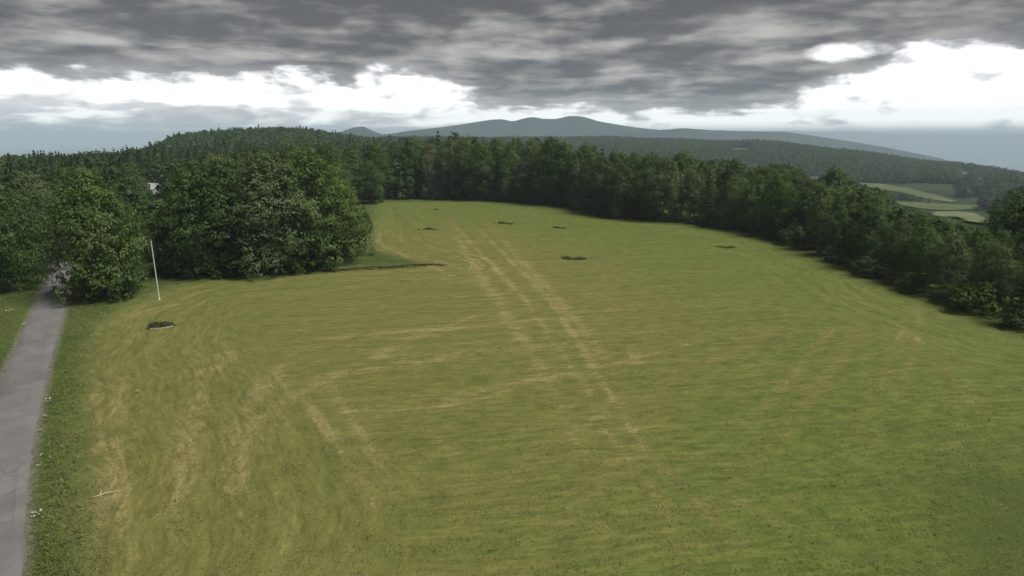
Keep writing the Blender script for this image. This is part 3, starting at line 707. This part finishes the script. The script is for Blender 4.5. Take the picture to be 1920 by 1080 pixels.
# --- left centre: the big clump of trees
GC = 'big leafy clump left of the field'
for bx, by, ty, hw, k, lb in [
    (372, 512, 312, 62, 'skirt3', 'dark leafy tree at the left end of the big clump, just right of the pole'),
    (440, 508, 292, 78, 'skirt0', 'broad tree in the left half of the big clump above the ditch'),
    (520, 506, 282, 84, 'skirt2', 'tall pale-topped tree in the middle of the big clump'),
    (590, 498, 278, 82, 'skirt1', 'tallest rounded tree in the right half of the big clump'),
    (632, 482, 305, 56, 'skirt0', 'sloping right-hand shoulder tree of the big clump facing the field')]:
    tree_px(k, bx, by, ty, hw, lb, GC)
for bx, by, ty, hw, k, lb in [(655, 478, 405, 40, 'shrub0', 'pale bush at the right foot of the big clump'), (560, 504, 420, 60, 'shrub1', 'bush at the foot of the big clump, middle of its front'),
                              (465, 512, 432, 56, 'shrub2', 'bush at the foot of the big clump above the ditch start'), (388, 516, 430, 48, 'shrub1', 'bush at the left foot of the big clump near the pole'),
                              (330, 512, 395, 34, 'shrub0', 'grey-green bush directly right of the pole top'), (683, 440, 385, 14, 'shrub2', 'small bush at the field corner right of the big clump')]:
    tree_px(k, bx, by, ty, hw, lb, 'bushes at the foot of the big clump', name='shrub', cat='shrub')
for i, (px, yd, ty, hw, k) in enumerate([(352, 118, 300, 3.0, 'oval1'), (395, 122, 285, 5.0, 'round1'), (470, 124, 274, 5.5, 'round0'), (545, 130, 270, 5.5, 'round2'), (610, 140, 272, 5.5, 'skirt3')]):
    tree_at(k, px, yd, ty, hw, 'treetop showing behind the big clump, %s from its left end' % ORD[i], 'treetops behind the big clump')
# --- behind, left of the gap
for i, (px, yd, ty, hw, k) in enumerate([(575, 215, 268, 6, 'round3'), (622, 205, 272, 6, 'round0'), (660, 190, 280, 5.5, 'skirt1'), (690, 184, 300, 4.5, 'round2'), (702, 200, 268, 6, 'skirt0'), (742, 215, 272, 6.5, 'round1')]):
    tree_at(k, px, yd, ty, hw, 'tree in the far corner between the big clump and the back row, %s from left' % ORD[i], 'trees in the far left corner of the field')
tree_px('shrub3', 728, 374, 322, 12, 'pale yellow-green bush standing in for the lit meadow in the gap at the far left corner', 'bushes in the far corner', name='shrub', cat='shrub')
tree_px('shrub1', 705, 380, 352, 14, 'dark low bush left of the gap at the far left corner', 'bushes in the far corner', name='shrub', cat='shrub')
# --- back and right rows along the field edge
EDGE_PX = [(762, 374), (850, 374), (950, 378), (1060, 388), (1150, 410), (1280, 419), (1380, 432), (1480, 460), (1600, 502), (1700, 546), (1800, 580), (1900, 620), (1990, 660)]
TOPS = [(740, 268), (762, 256), (800, 248), (850, 243), (900, 252), (950, 258), (1000, 262), (1035, 252), (1080, 268), (1150, 280), (1220, 286), (1290, 284), (1360, 300), (1420, 308), (1500, 326),
        (1560, 338), (1640, 362), (1700, 388), (1760, 408), (1830, 424), (1900, 425), (2000, 430)]
EDGE = np.array([ground_at(*p)[:2] for p in EDGE_PX]); sl = np.linalg.norm(np.diff(EDGE, axis=0), axis=1); cu = np.concatenate([[0], np.cumsum(sl)])
ed_t = np.gradient(EDGE, axis=0)
def edge_pt(s): return np.array([np.interp(s, cu, EDGE[:, 0]), np.interp(s, cu, EDGE[:, 1])])
def edge_nrm(s):
    a, b = edge_pt(max(0, s - 6)), edge_pt(min(cu[-1], s + 6)); t = b - a; t /= np.linalg.norm(t)
    n = np.array([-t[1], t[0]]); return n if n[1] + .4 * n[0] > 0 else -n
def topy(px): return float(np.interp(px, [a for a, _ in TOPS], [b for _, b in TOPS]))
kinds = ['skirt0', 'round1', 'skirt3', 'skirt1', 'oval0', 'skirt2', 'round2', 'skirt1', 'oval2', 'skirt0', 'round3', 'spruce1', 'skirt3', 'oval1']
DESC = {'skirt0': 'full dark-leaved tree', 'skirt1': 'broad green tree', 'skirt2': 'pale grey-green leafy tree', 'skirt3': 'dense round-topped tree', 'round0': 'rounded tree', 'round1': 'pale-crowned tree',
        'round2': 'rounded dark tree', 'round3': 'spreading tree', 'oval0': 'narrow upright tree', 'oval1': 'slim tree', 'oval2': 'slender oval tree', 'spruce0': 'dark pointed spruce', 'spruce1': 'dark conical spruce', 'spruce2': 'thin spruce'}
for rowi, (off, sp, lift, nm) in enumerate([(2.6, 5.6, 14, 'front row'), (8.0, 6.2, 3, 'second row'), (14.5, 7.0, 0, 'third row')]):
    s = random.uniform(0, 2); i = 0
    while s < cu[-1]:
        n_ = edge_nrm(s); p = edge_pt(s) + n_ * (off + random.uniform(-.9, .9))
        px = project(p[0], p[1], 8)[0]
        if px < 2010:
            k = kinds[(i * 5 + rowi * 3) % len(kinds)]
            ty = topy(px) + lift * random.uniform(.5, 2.0) + random.uniform(-5, 7)
            ht = max(6.0, top_z(p[1], ty) - float(h(*p)))
            if rowi: ht = min(ht, 24)
            hw = ht * random.uniform(.25, .33) * (.7 if k[0] in 'os' and k[1] in 'vp' else 1)
            tree(k, p[0], p[1], ht, hw, '%s, %s from the gap in the %s along the field' % (DESC[k], ORD[i], nm), 'trees along the far and right field edge, %s' % nm,
                 name='spruce_tree' if 'spruce' in k else 'broadleaf_tree'); i += 1
        s += sp * random.uniform(.8, 1.2)
s = 1.0; i = 0
while s < cu[-1]:
    n_ = edge_nrm(s); p = edge_pt(s) + n_ * random.uniform(.2, 1.2)
    if project(p[0], p[1], 1)[0] < 1960:
        ht = random.uniform(1.8, 4.2); k = 'shrub%d' % random.randint(0, 2)
        tree(k, p[0], p[1], ht, ht * random.uniform(.6, .85), 'low bush at the foot of the field-edge trees, %s from the gap' % ORD[i], 'bushes under the field edge trees', name='shrub', cat='shrub'); i += 1
    s += random.uniform(4.2, 6.5)
# spires of spruce standing on the left skyline
SK = [(118, 292), (132, 288), (150, 287), (163, 284), (180, 281), (195, 279), (212, 277), (230, 273), (236, 270), (256, 274), (270, 272), (288, 273), (304, 270), (320, 273), (335, 271), (352, 270), (366, 270), (384, 268), (20, 303), (55, 300), (78, 297), (97, 295)]
SK.sort()
for i, (px, ty) in enumerate(SK):
    tree_at('spruce%d' % (i % 3), px, random.uniform(235, 300), ty + random.uniform(-3, 4), random.uniform(2.2, 3.6), 'small dark conifer on the left skyline ridge, %s from the left picture edge' % ORD[i], 'conifers on the left skyline', name='spruce_tree')

# ------------------------------------------------------------------ distant fields and houses
def flat_field(poly_px, name, c0, c1, lift=0.8, n=14):
    P = np.array([ground_at(*p)[:2] for p in poly_px]); c = P.mean(0)
    q = np.array(poly_px, float); xs_ = np.linspace(q[:, 0].min() + .5, q[:, 0].max() - .5, 24); lo = []
    for xv in xs_:
        yy = [a[1] + (b[1] - a[1]) * (xv - a[0]) / (b[0] - a[0]) for a, b in zip(q, np.roll(q, -1, 0)) if (a[0] - xv) * (b[0] - xv) < 0]; lo.append(max(yy))
    LOS.append((xs_, np.array(lo), P[:, 1].max()))
    x0, y0 = P.min(0) - 5; x1, y1 = P.max(0) + 5
    gx, gy = np.meshgrid(np.linspace(x0, x1, 90), np.linspace(y0, y1, 90), indexing='ij')
    ins = inside(gx, gy, P); gz = h(gx, gy) + lift
    F = grid_faces(90, 90); keep = ins.ravel()[F].all(1); F = F[keep]
    used, inv = np.unique(F, return_inverse=True); V = np.stack([gx, gy, gz], -1).reshape(-1, 3)[used]
    m, w = mat(name + '_grass'); g_ = w.n('ShaderNodeNewGeometry').outputs['Position']
    col = w.mix(w.ss(w.noise(g_, 0.03, 5, .6), .3, .7), c0, c1); b = w.n('ShaderNodeBsdfPrincipled'); w.put(b.inputs['Base Color'], col); b.inputs['Roughness'].default_value = .95
    b.inputs['Specular IOR Level'].default_value = 0.1; finish(w, b.outputs[0])
    o = obj('field', mesh_np(name, V, inv.reshape(-1, 4), m, smooth=True)); tag(o, kind='structure')
    return P
LOS = []
FIELDS = [flat_field([(1604, 343), (1650, 345), (1700, 353), (1755, 366), (1796, 378), (1785, 381), (1745, 375), (1690, 362), (1630, 352)], 'upper_field', (0.078, 0.104, 0.040), (0.105, 0.128, 0.052)),
          flat_field([(1676, 378), (1720, 381), (1780, 384), (1838, 386), (1835, 393), (1780, 396), (1740, 394), (1690, 386)], 'middle_field', (0.072, 0.096, 0.032), (0.095, 0.115, 0.04)),
          flat_field([(1742, 398), (1790, 397), (1835, 402), (1862, 414), (1872, 424), (1850, 425), (1790, 416)], 'lower_field', (0.108, 0.130, 0.052), (0.14, 0.158, 0.068)),
          flat_field([(1372, 279.0), (1400, 279.0), (1404, 280.6), (1374, 280.6)], 'far_field', (0.11, 0.125, 0.06), (0.14, 0.15, 0.07))]
HOUSES = []
def house(px, py, w_, d_, hh, rz, label, wallm, name='house', roofm=None, stack=True):
    p = ground_at(px, py); e = empty(name, p, rz); tag(e, label, 'house', 'houses in the woods'); HOUSES.append((p[0], p[1], max(w_, d_))); hwp = w_ * .6 / p[1] * FPX; LOS.append((np.array([px - hwp, px + hwp]), np.array([py, py]) - .55 * hh / p[1] * FPX, p[1]))
    rh = w_ * .42
    V = [(-w_ / 2, -d_ / 2, -1), (w_ / 2, -d_ / 2, -1), (w_ / 2, d_ / 2, -1), (-w_ / 2, d_ / 2, -1), (-w_ / 2, -d_ / 2, hh), (w_ / 2, -d_ / 2, hh), (w_ / 2, d_ / 2, hh), (-w_ / 2, d_ / 2, hh), (0, -d_ / 2, hh + rh), (0, d_ / 2, hh + rh)]
    obj('wall', pymesh('wall', V, [(0, 1, 5, 8, 4), (1, 2, 6, 5), (2, 3, 7, 9, 6), (3, 0, 4, 7)], wallm), e)
    parts = []
    for s in (-1, 1):
        a = np.array([s * (w_ / 2 + .5), 0, hh - .4]); b = np.array([0, 0, hh + rh + .03]); up = np.array([0, 0, .22])
        q = [a + [0, -d_ / 2 - .5, 0], a + [0, d_ / 2 + .5, 0], b + [0, d_ / 2 + .5, 0], b + [0, -d_ / 2 - .5, 0]]
        parts.append((q + [v + up for v in q], [(0, 1, 2, 3), (7, 6, 5, 4), (0, 4, 5, 1), (1, 5, 6, 2), (2, 6, 7, 3), (3, 7, 4, 0)]))
    rf = obj('roof', pymesh('roof', *merge(parts), roofm or M_ROOF), e)
    if stack: obj('chimney', pymesh('chimney', *box(.6, -.4, hh + rh * .5, 1.3, .4, hh + rh + 1.2), M_STONE), rf)
    wp = pymesh('window', *box(-.5, -d_ / 2 - .06, -.75, .5, -d_ / 2 + .02, .75), M_GLASS)
    for xx, zz in ((-w_ * .25, 1.8), (w_ * .25, 1.8), (0, hh + .4)): obj('window', wp, e, (xx, 0, zz))
    return e
house(290, 386, 3.4, 4.6, 5.0, 1.15, 'white gabled house glimpsed between the roadside tree and the big clump', M_WHITE, roofm=M_POLE, stack=False)
house(1419, 316, 6, 9, 5.5, -.2, 'narrow white house poking above the trees behind the right field edge', M_WHITE)
house(1526, 344, 8, 10, 5.0, .5, 'cream house at the left end of the distant hillside fields', M_CREAM)
house(1808, 332, 8, 10, 4.5, .6, 'white farmhouse high on the far wooded ridge at right', M_WHITE)
house(1840, 340, 6, 8, 3.2, .2, 'small pale farm building right of the white farmhouse on the far ridge', M_CREAM)

for i, (bx, by, ty, hw) in enumerate([(1686, 369, 357, 3.4), (1698, 371, 361, 3.2), (1712, 375, 362, 3.6), (1726, 377, 367, 3.2), (1741, 381, 369, 3.6)]):
    tree_px('spruce%d' % (i % 3), bx, by, ty, hw, 'tiny dark conifer in the hedge below the upper distant field, %s from left' % ORD[i], 'conifers in the distant field hedge', name='spruce_tree')
# ------------------------------------------------------------------ woods on the hills (masses of trees)
def wood_source(nm, nleaf, leaf, nsp, lsp):
    src = bpy.data.collections.new(nm)
    for i in range(4):
        c, cs = crown_mesh('wood_crown', 120 + i, 10, 4.0, .6, 26, nleaf, leaf, [P_SKIRT, P_ROUND, P_SKIRT, P_OVAL][i], M_FAR, lobe=(.26, .42), spray=9)
        src.objects.link(bpy.data.objects.new('a_wood_broadleaf', c))
    r_ = np.random.default_rng(140)
    for i in range(2):
        n = nsp; tier = r_.integers(0, 13, n) / 13; t = np.clip(tier + r_.uniform(0, .05, n), 0, .99); a = r_.uniform(0, 6.28, n); rad = (2.1 - .3 * i) * (1 - t) ** .9 * r_.uniform(.1, 1.05, n) ** .5
        P = np.stack([np.cos(a) * rad, np.sin(a) * rad, .5 + 9.4 * t - .22 * rad], 1); N = np.stack([.5 * np.cos(a), .5 * np.sin(a), np.full(n, .9)], 1) + .6 * rand_unit(r_, n); N /= np.linalg.norm(N, axis=1)[:, None]
        V, F, T = leaf_quads(r_, P, N, lsp, np.clip(.4 + r_.normal(0, .2, n), 0, 1))
        src.objects.link(bpy.data.objects.new('b_wood_spruce', mesh_np('wood_spruce_mesh', V, F, M_NEEDLE, dict(tone=T))))
    return src
SRC_NEAR, SRC_FAR = wood_source('near_wood', 4200, .19, 1500, .17), wood_source('far_wood', 900, .42, 420, .34)
def forest_tree(src):
    ng = bpy.data.node_groups.new('wood_scatter', 'GeometryNodeTree')
    ng.interface.new_socket('Geometry', in_out='INPUT', socket_type='NodeSocketGeometry'); ng.interface.new_socket('Geometry', in_out='OUTPUT', socket_type='NodeSocketGeometry')
    N = ng.nodes; L = ng.links; gi = N.new('NodeGroupInput'); go = N.new('NodeGroupOutput')
    ci = N.new('GeometryNodeCollectionInfo'); ci.inputs['Collection'].default_value = src; ci.inputs['Separate Children'].default_value = True; ci.inputs['Reset Children'].default_value = True
    iop = N.new('GeometryNodeInstanceOnPoints'); iop.inputs['Pick Instance'].default_value = True
    def at(nm, dt):
        a = N.new('GeometryNodeInputNamedAttribute'); a.data_type = dt; a.inputs['Name'].default_value = nm; return a.outputs['Attribute']
    L.new(gi.outputs[0], iop.inputs['Points']); L.new(ci.outputs[0], iop.inputs['Instance'])
    L.new(at('pick', 'INT'), iop.inputs['Instance Index']); L.new(at('rot', 'FLOAT_VECTOR'), iop.inputs['Rotation']); L.new(at('sca', 'FLOAT_VECTOR'), iop.inputs['Scale'])
    L.new(iop.outputs[0], go.inputs[0]); return ng
NG_NEAR, NG_FAR = forest_tree(SRC_NEAR), forest_tree(SRC_FAR)
TXY = np.array(TREE_XY); HXY = np.array(HOUSES)
def wood(name, n, rlo, rhi, azlo, azhi, keepf, label, hlo, hhi, pcon, pw=0.5):
    r = np.random.default_rng(abs(hash(name)) % 1000 if False else len(name) * 13)
    u = r.random(n); rad = (rlo ** (2 * pw) + u * (rhi ** (2 * pw) - rlo ** (2 * pw))) ** (1 / (2 * pw)); a = np.radians(r.uniform(azlo, azhi, n))
    x, y = rad * np.sin(a), rad * np.cos(a)
    ok = keepf(x, y)
    ok &= ~((x > -118) & (x < 84) & (y < 212) & (inside(x, y, MOWN) | (seg_dist(x, y, MOWN[1:-1]).min(0) < 11)))
    ok &= seg_dist(x, y, ROADLINE).min(0) > 4
    for P in FIELDS: ok &= ~(inside(x, y, P) | (seg_dist(x, y, P, True).min(0) < 3))
    for hx, hy, hr in HXY:
        d = np.hypot(hx, hy); ux, uy = hx / d, hy / d; along = x * ux + y * uy; side = np.abs(-x * uy + y * ux)
        ok &= ~(np.hypot(x - hx, y - hy) < hr * .9 + 3)
    for tx_, ty_, hw in TREE_XY: ok &= (x - tx_) ** 2 + (y - ty_) ** 2 > (hw * .8) ** 2
    x, y = x[ok], y[ok]; n = len(x); z = h(x, y) - .3
    sc = r.uniform(hlo, hhi, n) / 10; wx = sc * r.uniform(.85, 1.25, n)
    # young low growth wherever a clearing or a house is seen over the trees
    ppx, _, pd = project(x, y, z + 8)
    for pxs, pys, dist in LOS:
        mg = wx * 3.6 / y * FPX; hit = (ppx > pxs[0] - mg) & (ppx < pxs[-1] + mg) & (y < dist)
        lim = (top_z(y, np.interp(ppx, pxs, pys)) - z) / 10.5
        sc = np.where(hit, np.minimum(sc, lim), sc)
    ok = sc > .18; x, y, z, sc, wx = (q[ok] for q in (x, y, z, sc, wx)); n = len(x); wx = np.minimum(wx, sc * 1.6)
    me = bpy.data.meshes.new(name); me.vertices.add(n); me.vertices.foreach_set('co', np.stack([x, y, z], 1).astype(np.float32).ravel())
    con = r.random(n) < pcon
    pk = np.where(con, r.integers(4, 6, n), r.integers(0, 4, n)).astype(np.int32)
    at = me.attributes.new('pick', 'INT', 'POINT'); at.data.foreach_set('value', pk)
    at = me.attributes.new('rot', 'FLOAT_VECTOR', 'POINT'); at.data.foreach_set('vector', np.stack([0 * x, 0 * x, r.uniform(0, 6.28, n)], 1).astype(np.float32).ravel())
    at = me.attributes.new('sca', 'FLOAT_VECTOR', 'POINT'); at.data.foreach_set('vector', np.stack([wx, wx, sc * np.where(con, 1.15, 1)], 1).astype(np.float32).ravel())
    o = obj(name, me); md = o.modifiers.new('scatter', 'NODES'); md.node_group = NG_NEAR if rhi < 600 else NG_FAR; tag(o, label, 'woodland', kind='stuff'); print(name, n); return o
wood('woodland_left', 5200, 100, 430, -50, -6, lambda x, y: (y > 100) | (x < -75), 'dark mixed wood stretching behind the left trees', 9, 14, .3)
wood('woodland_knoll', 9000, 430, 950, -50, 4, lambda x, y: x < 60, 'wooded rounded knoll rising on the left skyline', 9, 16, .14)
wood('woodland_slope', 4200, 110, 420, -6, 50, lambda x, y: ((x > 62) | (y > 200)), 'wooded slope falling away behind the right field edge', 8, 13, .08, .5)
wood('woodland_valley', 13000, 410, 900, -6, 50, lambda x, y: y > 0, 'distant wooded valley side below the far ridge', 8, 14, .3, .5)
wood('woodland_ridge', 30000, 880, 1750, -12, 52, lambda x, y: y > 0, 'dark green forest covering the far ridge on the right', 9, 17, .18, .5)

# ------------------------------------------------------------------ mountains
def mountain(name, prof, D, base, depth, seed, label):
    r = np.random.default_rng(seed); pts = []
    for px, py in prof:
        z = top_z(D, py); dep = D * CP - (z - CAM_H) * SP; pts.append(((px - 960) / FPX * dep, z))
    pts = np.array(pts); n = 260; xs = np.linspace(pts[0, 0], pts[-1, 0], n); zs = np.interp(xs, pts[:, 0], pts[:, 1])
    ker = np.hanning(9); ker /= ker.sum(); zs = np.convolve(np.pad(zs, 4, mode='edge'), ker, 'valid')
    vs_ = np.linspace(-1, 1, 41); Vv = np.zeros((n, 41, 3))
    for j, v in enumerate(vs_):
        f = max(0, 1 - abs(v)) ** 1.15
        sp_ = np.zeros(n)
        for q in range(1, 7): sp_ += np.sin(xs / D * 38 * q + r.uniform(0, 6) + v * 3 * q) / q
        Vv[:, j] = np.stack([xs + v * depth * .18 * np.sin(xs / D * 21 + seed), np.full(n, D) + v * depth, base + (zs - base) * np.clip(f * (1 + .10 * sp_ * abs(v) * (1 - abs(v)) * 4), 0, 1)], 1)
    o = obj(name, mesh_np(name, Vv.reshape(-1, 3), grid_faces(n, 41), M_MOUNT, smooth=True)); tag(o, kind='structure'); return o
mountain('mountain', [(560, 262), (600, 256), (640, 247), (662, 239), (682, 237), (700, 246), (718, 252), (760, 248), (800, 243), (840, 243), (880, 252), (960, 262), (1050, 270)], 2900, -250, 600, 1, '')
mountain('mountain', [(640, 262), (720, 254), (760, 246), (840, 237), (880, 231), (915, 225), (940, 223), (962, 228), (985, 221), (1000, 219), (1020, 223), (1045, 223), (1062, 218), (1080, 217), (1100, 220), (1120, 227), (1160, 234), (1200, 240), (1260, 246), (1400, 256), (1500, 262)], 3500, -330, 750, 2, '')
mountain('hills', [(900, 262), (1060, 258), (1180, 248), (1250, 243), (1280, 240), (1330, 244), (1400, 246), (1470, 247), (1500, 251), (1540, 257), (1600, 266), (1660, 276), (1760, 296), (1880, 330), (1960, 356)], 3250, -320, 500, 3, '')
mountain('hills', [(-300, 285), (0, 282), (300, 276), (600, 268), (1000, 256), (1300, 250), (1440, 247), (1480, 244), (1520, 248), (1580, 246), (1620, 247), (1680, 252), (1760, 250), (1840, 253), (1920, 251), (2100, 254), (2400, 258)], 11500, -405, 1800, 4, '')

# ------------------------------------------------------------------ pole and flower bed
pb = ground_at(299, 562); dep = project(*pb)[2]; ptop = top_z(pb[1], 455)
pole = empty('pole', pb); tag(pole, 'slender white pole standing in grass left of the big clump', 'pole')
PH = ptop - pb[2]
V, F = tube([(0, 0, -.2), (0, 0, PH * .5), (0, 0, PH)], [.062, .056, .042], 12); obj('shaft', pymesh('shaft', V, F, M_POLE, True), pole)
V, F = tube([(0, 0, PH), (0, 0, PH + .03), (0, 0, PH + .08), (0, 0, PH + .15), (0, 0, PH + .18)], [.03, .055, .07, .045, .01], 12); obj('cap', pymesh('cap', V, F, M_POLE, True), pole)
V, F = tube([(0, 0, .0), (0, 0, .16), (0, 0, .18)], [.11, .10, .08], 12); obj('collar', pymesh('collar', V, F, M_POLE, True), pole)
bb = ground_at(301, 611)
bed = empty('flower_bed', (bb[0], bb[1], bb[2] + .03)); tag(bed, 'small dark weedy bed edged with pale stones in the grass below the pole', 'flower bed')
n = 28; V = [(0, 0, .16)]; ring = []
for q, (rr_, zz) in enumerate(((.6, .15), (1.1, .09), (1.42, -.05))):
    for j in range(n):
        a = 2 * math.pi * j / n; k = 1 + .1 * math.sin(3 * a + 1) + .06 * math.sin(5 * a); V.append((rr_ * 1.05 * k * math.cos(a), rr_ * .85 * k * math.sin(a), zz + .03 * math.sin(7 * a + q)))
F = [(0, 1 + j, 1 + (j + 1) % n) for j in range(n)]
for q in range(2):
    for j in range(n): F.append((1 + q * n + j, 1 + (q + 1) * n + j, 1 + (q + 1) * n + (j + 1) % n, 1 + q * n + (j + 1) % n))
obj('soil', pymesh('soil', V, F, M_SOIL, True), bed)
stone_me = []
for q in range(3):
    V = []; F = []
    for k_, (zz, rr_) in enumerate(((-.08, .8), (.06, 1.0), (.14, .85), (.17, .35))):
        for j in range(8):
            a = 2 * math.pi * j / 8; f_ = 1 + .12 * math.sin(j * 2.3 + q * 1.7 + k_); V.append((.17 * rr_ * f_ * math.cos(a), .11 * rr_ * f_ * math.sin(a), zz))
    for k_ in range(3):
        for j in range(8): F.append((k_ * 8 + j, k_ * 8 + (j + 1) % 8, k_ * 8 + 8 + (j + 1) % 8, k_ * 8 + 8 + j))
    F.append(tuple(range(24, 32))); stone_me.append(pymesh('stone', V, F, M_STONE, True))
for j in range(9):
    a = -1.75 + 1.5 * j / 8; k = 1 + .1 * math.sin(3 * a + 1) + .06 * math.sin(5 * a)
    s_o = obj('stone', stone_me[j % 3], bed, (1.5 * k * math.cos(a), 1.22 * k * math.sin(a), -.08)); s_o.rotation_euler = (0, 0, a + math.pi / 2 + random.uniform(-.2, .2)); s_o.scale = (random.uniform(.9, 1.2),) * 3
r2 = np.random.default_rng(5); a = r2.uniform(0, 6.28, 130); rr_ = 1.15 * np.sqrt(r2.random(130))
def weed_arrays(x, y, z, hg, nb, r, wid=.14):
    V, F, D, T = tufts(x, y, z, hg, np.full(len(x), wid), np.zeros(len(x)), r.random(len(x)) * .7, nb, r); return V, F, T
V, F, T = weed_arrays(rr_ * np.cos(a), rr_ * .85 * np.sin(a), np.full(130, .06), r2.uniform(.18, .5, 130), 7, r2)
obj('bedding_plants', mesh_np('bedding_plants', V, F, M_WEED, dict(tone=T)), bed)

# ------------------------------------------------------------------ rank weed clumps left standing in the field
CL = [(815, 393, 9, .7, 'tiny dark weed clump farthest away in the field near the back trees'), (800, 430, 17, .8, 'green weed clump left of centre in the upper field'),
      (942, 419, 21, .9, 'long dark weed clump in the upper middle of the field'), (1046, 427, 16, .8, 'brownish weed clump right of the long dark clump in the upper field'),
      (1072, 484, 36, .9, 'darkest long weedy patch in the middle of the field'), (1365, 463, 20, .6, 'pale low weed clump close to the right field edge')]
for i, (px, py, hw, ht, lb) in enumerate(CL):
    p = ground_at(px, py); dep = project(*p)[2]; wx = hw / FPX * dep; r2 = np.random.default_rng(200 + i); n = 560
    u = r2.normal(0, .55, n).clip(-1.7, 1.7); v = r2.normal(0, .5, n) * np.sqrt(np.clip(1 - u * u * .5, .2, 1)); ux, vy = u * wx, v * (.35 + wx * .3) + .25 * wx * np.sin(u * 2.3 + i)
    hg = .55 * ht * np.clip(1.25 - np.abs(u), .2, 1) * r2.uniform(.3, 1.0, n) * np.clip(.75 + .6 * np.sin(ux * 2.6 + i) + .3 * np.sin(ux * 6.1), .12, 1.5)
    V, F, T = weed_arrays(ux, vy, np.zeros(n), hg, 6, r2, .15)
    T = np.clip(T * (.7 if i == 4 else 1.0 if i == 2 else 1.5) + .12, 0, 1)
    o = obj('weed_clump', mesh_np('weed_clump', V, F, M_WEED, dict(tone=T)), loc=p); tag(o, lb, 'weeds', 'weed clumps in the mown field')

# ------------------------------------------------------------------ white wild flowers on the verge
FL = [(92, 757, .75, 'white flower clump beside the road edge, halfway down the left side'), (84, 783, .4, 'small white flowers just below the roadside flower clump'), (76, 810, .3, 'tiny white flower sprig at the road edge below the others'),
      (80, 856, .4, 'thin white flower stalks at the road edge, left foreground'), (72, 877, .35, 'little white blossom touching the road edge in the left foreground'), (68, 970, .65, 'lowest white flower clump by the road, bottom left'),
      (258, 737, .45, 'white flower tuft in the mown grass left of centre'), (20, 588, .9, 'wide pale flower patch on the grass left of the road'), (45, 612, .6, 'pale flower patch lower on the grass bank left of the road')]
pet = []
for q in range(2):
    r2 = np.random.default_rng(300 + q); parts = []; st = []
    for k in range(9):
        x_, y_ = r2.normal(0, .28, 2); z_ = r2.uniform(.35, .75); rr_ = r2.uniform(.05, .11)
        V = [(x_, y_, z_ + .02)] + [(x_ + rr_ * (1 if j % 2 else .6) * math.cos(j * .628), y_ + rr_ * (1 if j % 2 else .6) * math.sin(j * .628), z_ + r2.normal(0, .015)) for j in range(10)]
        parts.append((V, [(0, 1 + j, 1 + (j + 1) % 10) for j in range(10)])); st.append(tube([(x_ * .5, y_ * .5, -.05), (x_ * .8, y_ * .8, z_ * .5), (x_, y_, z_)], [.012, .01, .008], 4))
    pet.append((pymesh('petals', *merge(parts), M_PETAL), pymesh('stems', *merge(st), M_WEED)))
for i, (px, py, s, lb) in enumerate(FL):
    e = empty('wild_flower', ground_at(px, py), i * 1.3, (s * .8, s * .8, s * .8)); tag(e, lb, 'flowers', 'white wild flowers'); obj('blossom', pet[i % 2][0], e); obj('stem', pet[i % 2][1], e)
p = ground_at(182, 932); br = [tube([(0, 0, .05), (.35, .28, .09), (.75, .5, .06), (1.05, .62, .04)], [.05, .045, .03, .012], 6), tube([(.12, .08, .06), (-.02, .42, .12), (-.06, .6, .08)], [.035, .025, .01], 5), tube([(.0, .0, .05), (-.25, -.1, .04)], [.045, .02], 5)]
o = obj('fallen_branch', pymesh('fallen_branch', *merge(br), M_DRYWOOD, True), loc=p); tag(o, 'pale forked fallen branch lying at the field edge near the road', 'branch')

# ------------------------------------------------------------------ haze
m, w = mat('haze_air'); pv = w.n('ShaderNodeVolumePrincipled')
pv.inputs['Color'].default_value = (0.72, 0.87, 1.0, 1); pv.inputs['Density'].default_value = 1.7e-4; pv.inputs['Anisotropy'].default_value = 0.0
o_ = w.n('ShaderNodeOutputMaterial'); w.t.links.new(pv.outputs[0], o_.inputs['Volume'])
V, F = box(-40500, -40500, -440, 40500, 40500, 185)
hz = obj('haze', pymesh('haze', V, F, m)); tag(hz, 'thin pale air haze over the valley', 'haze', kind='stuff')
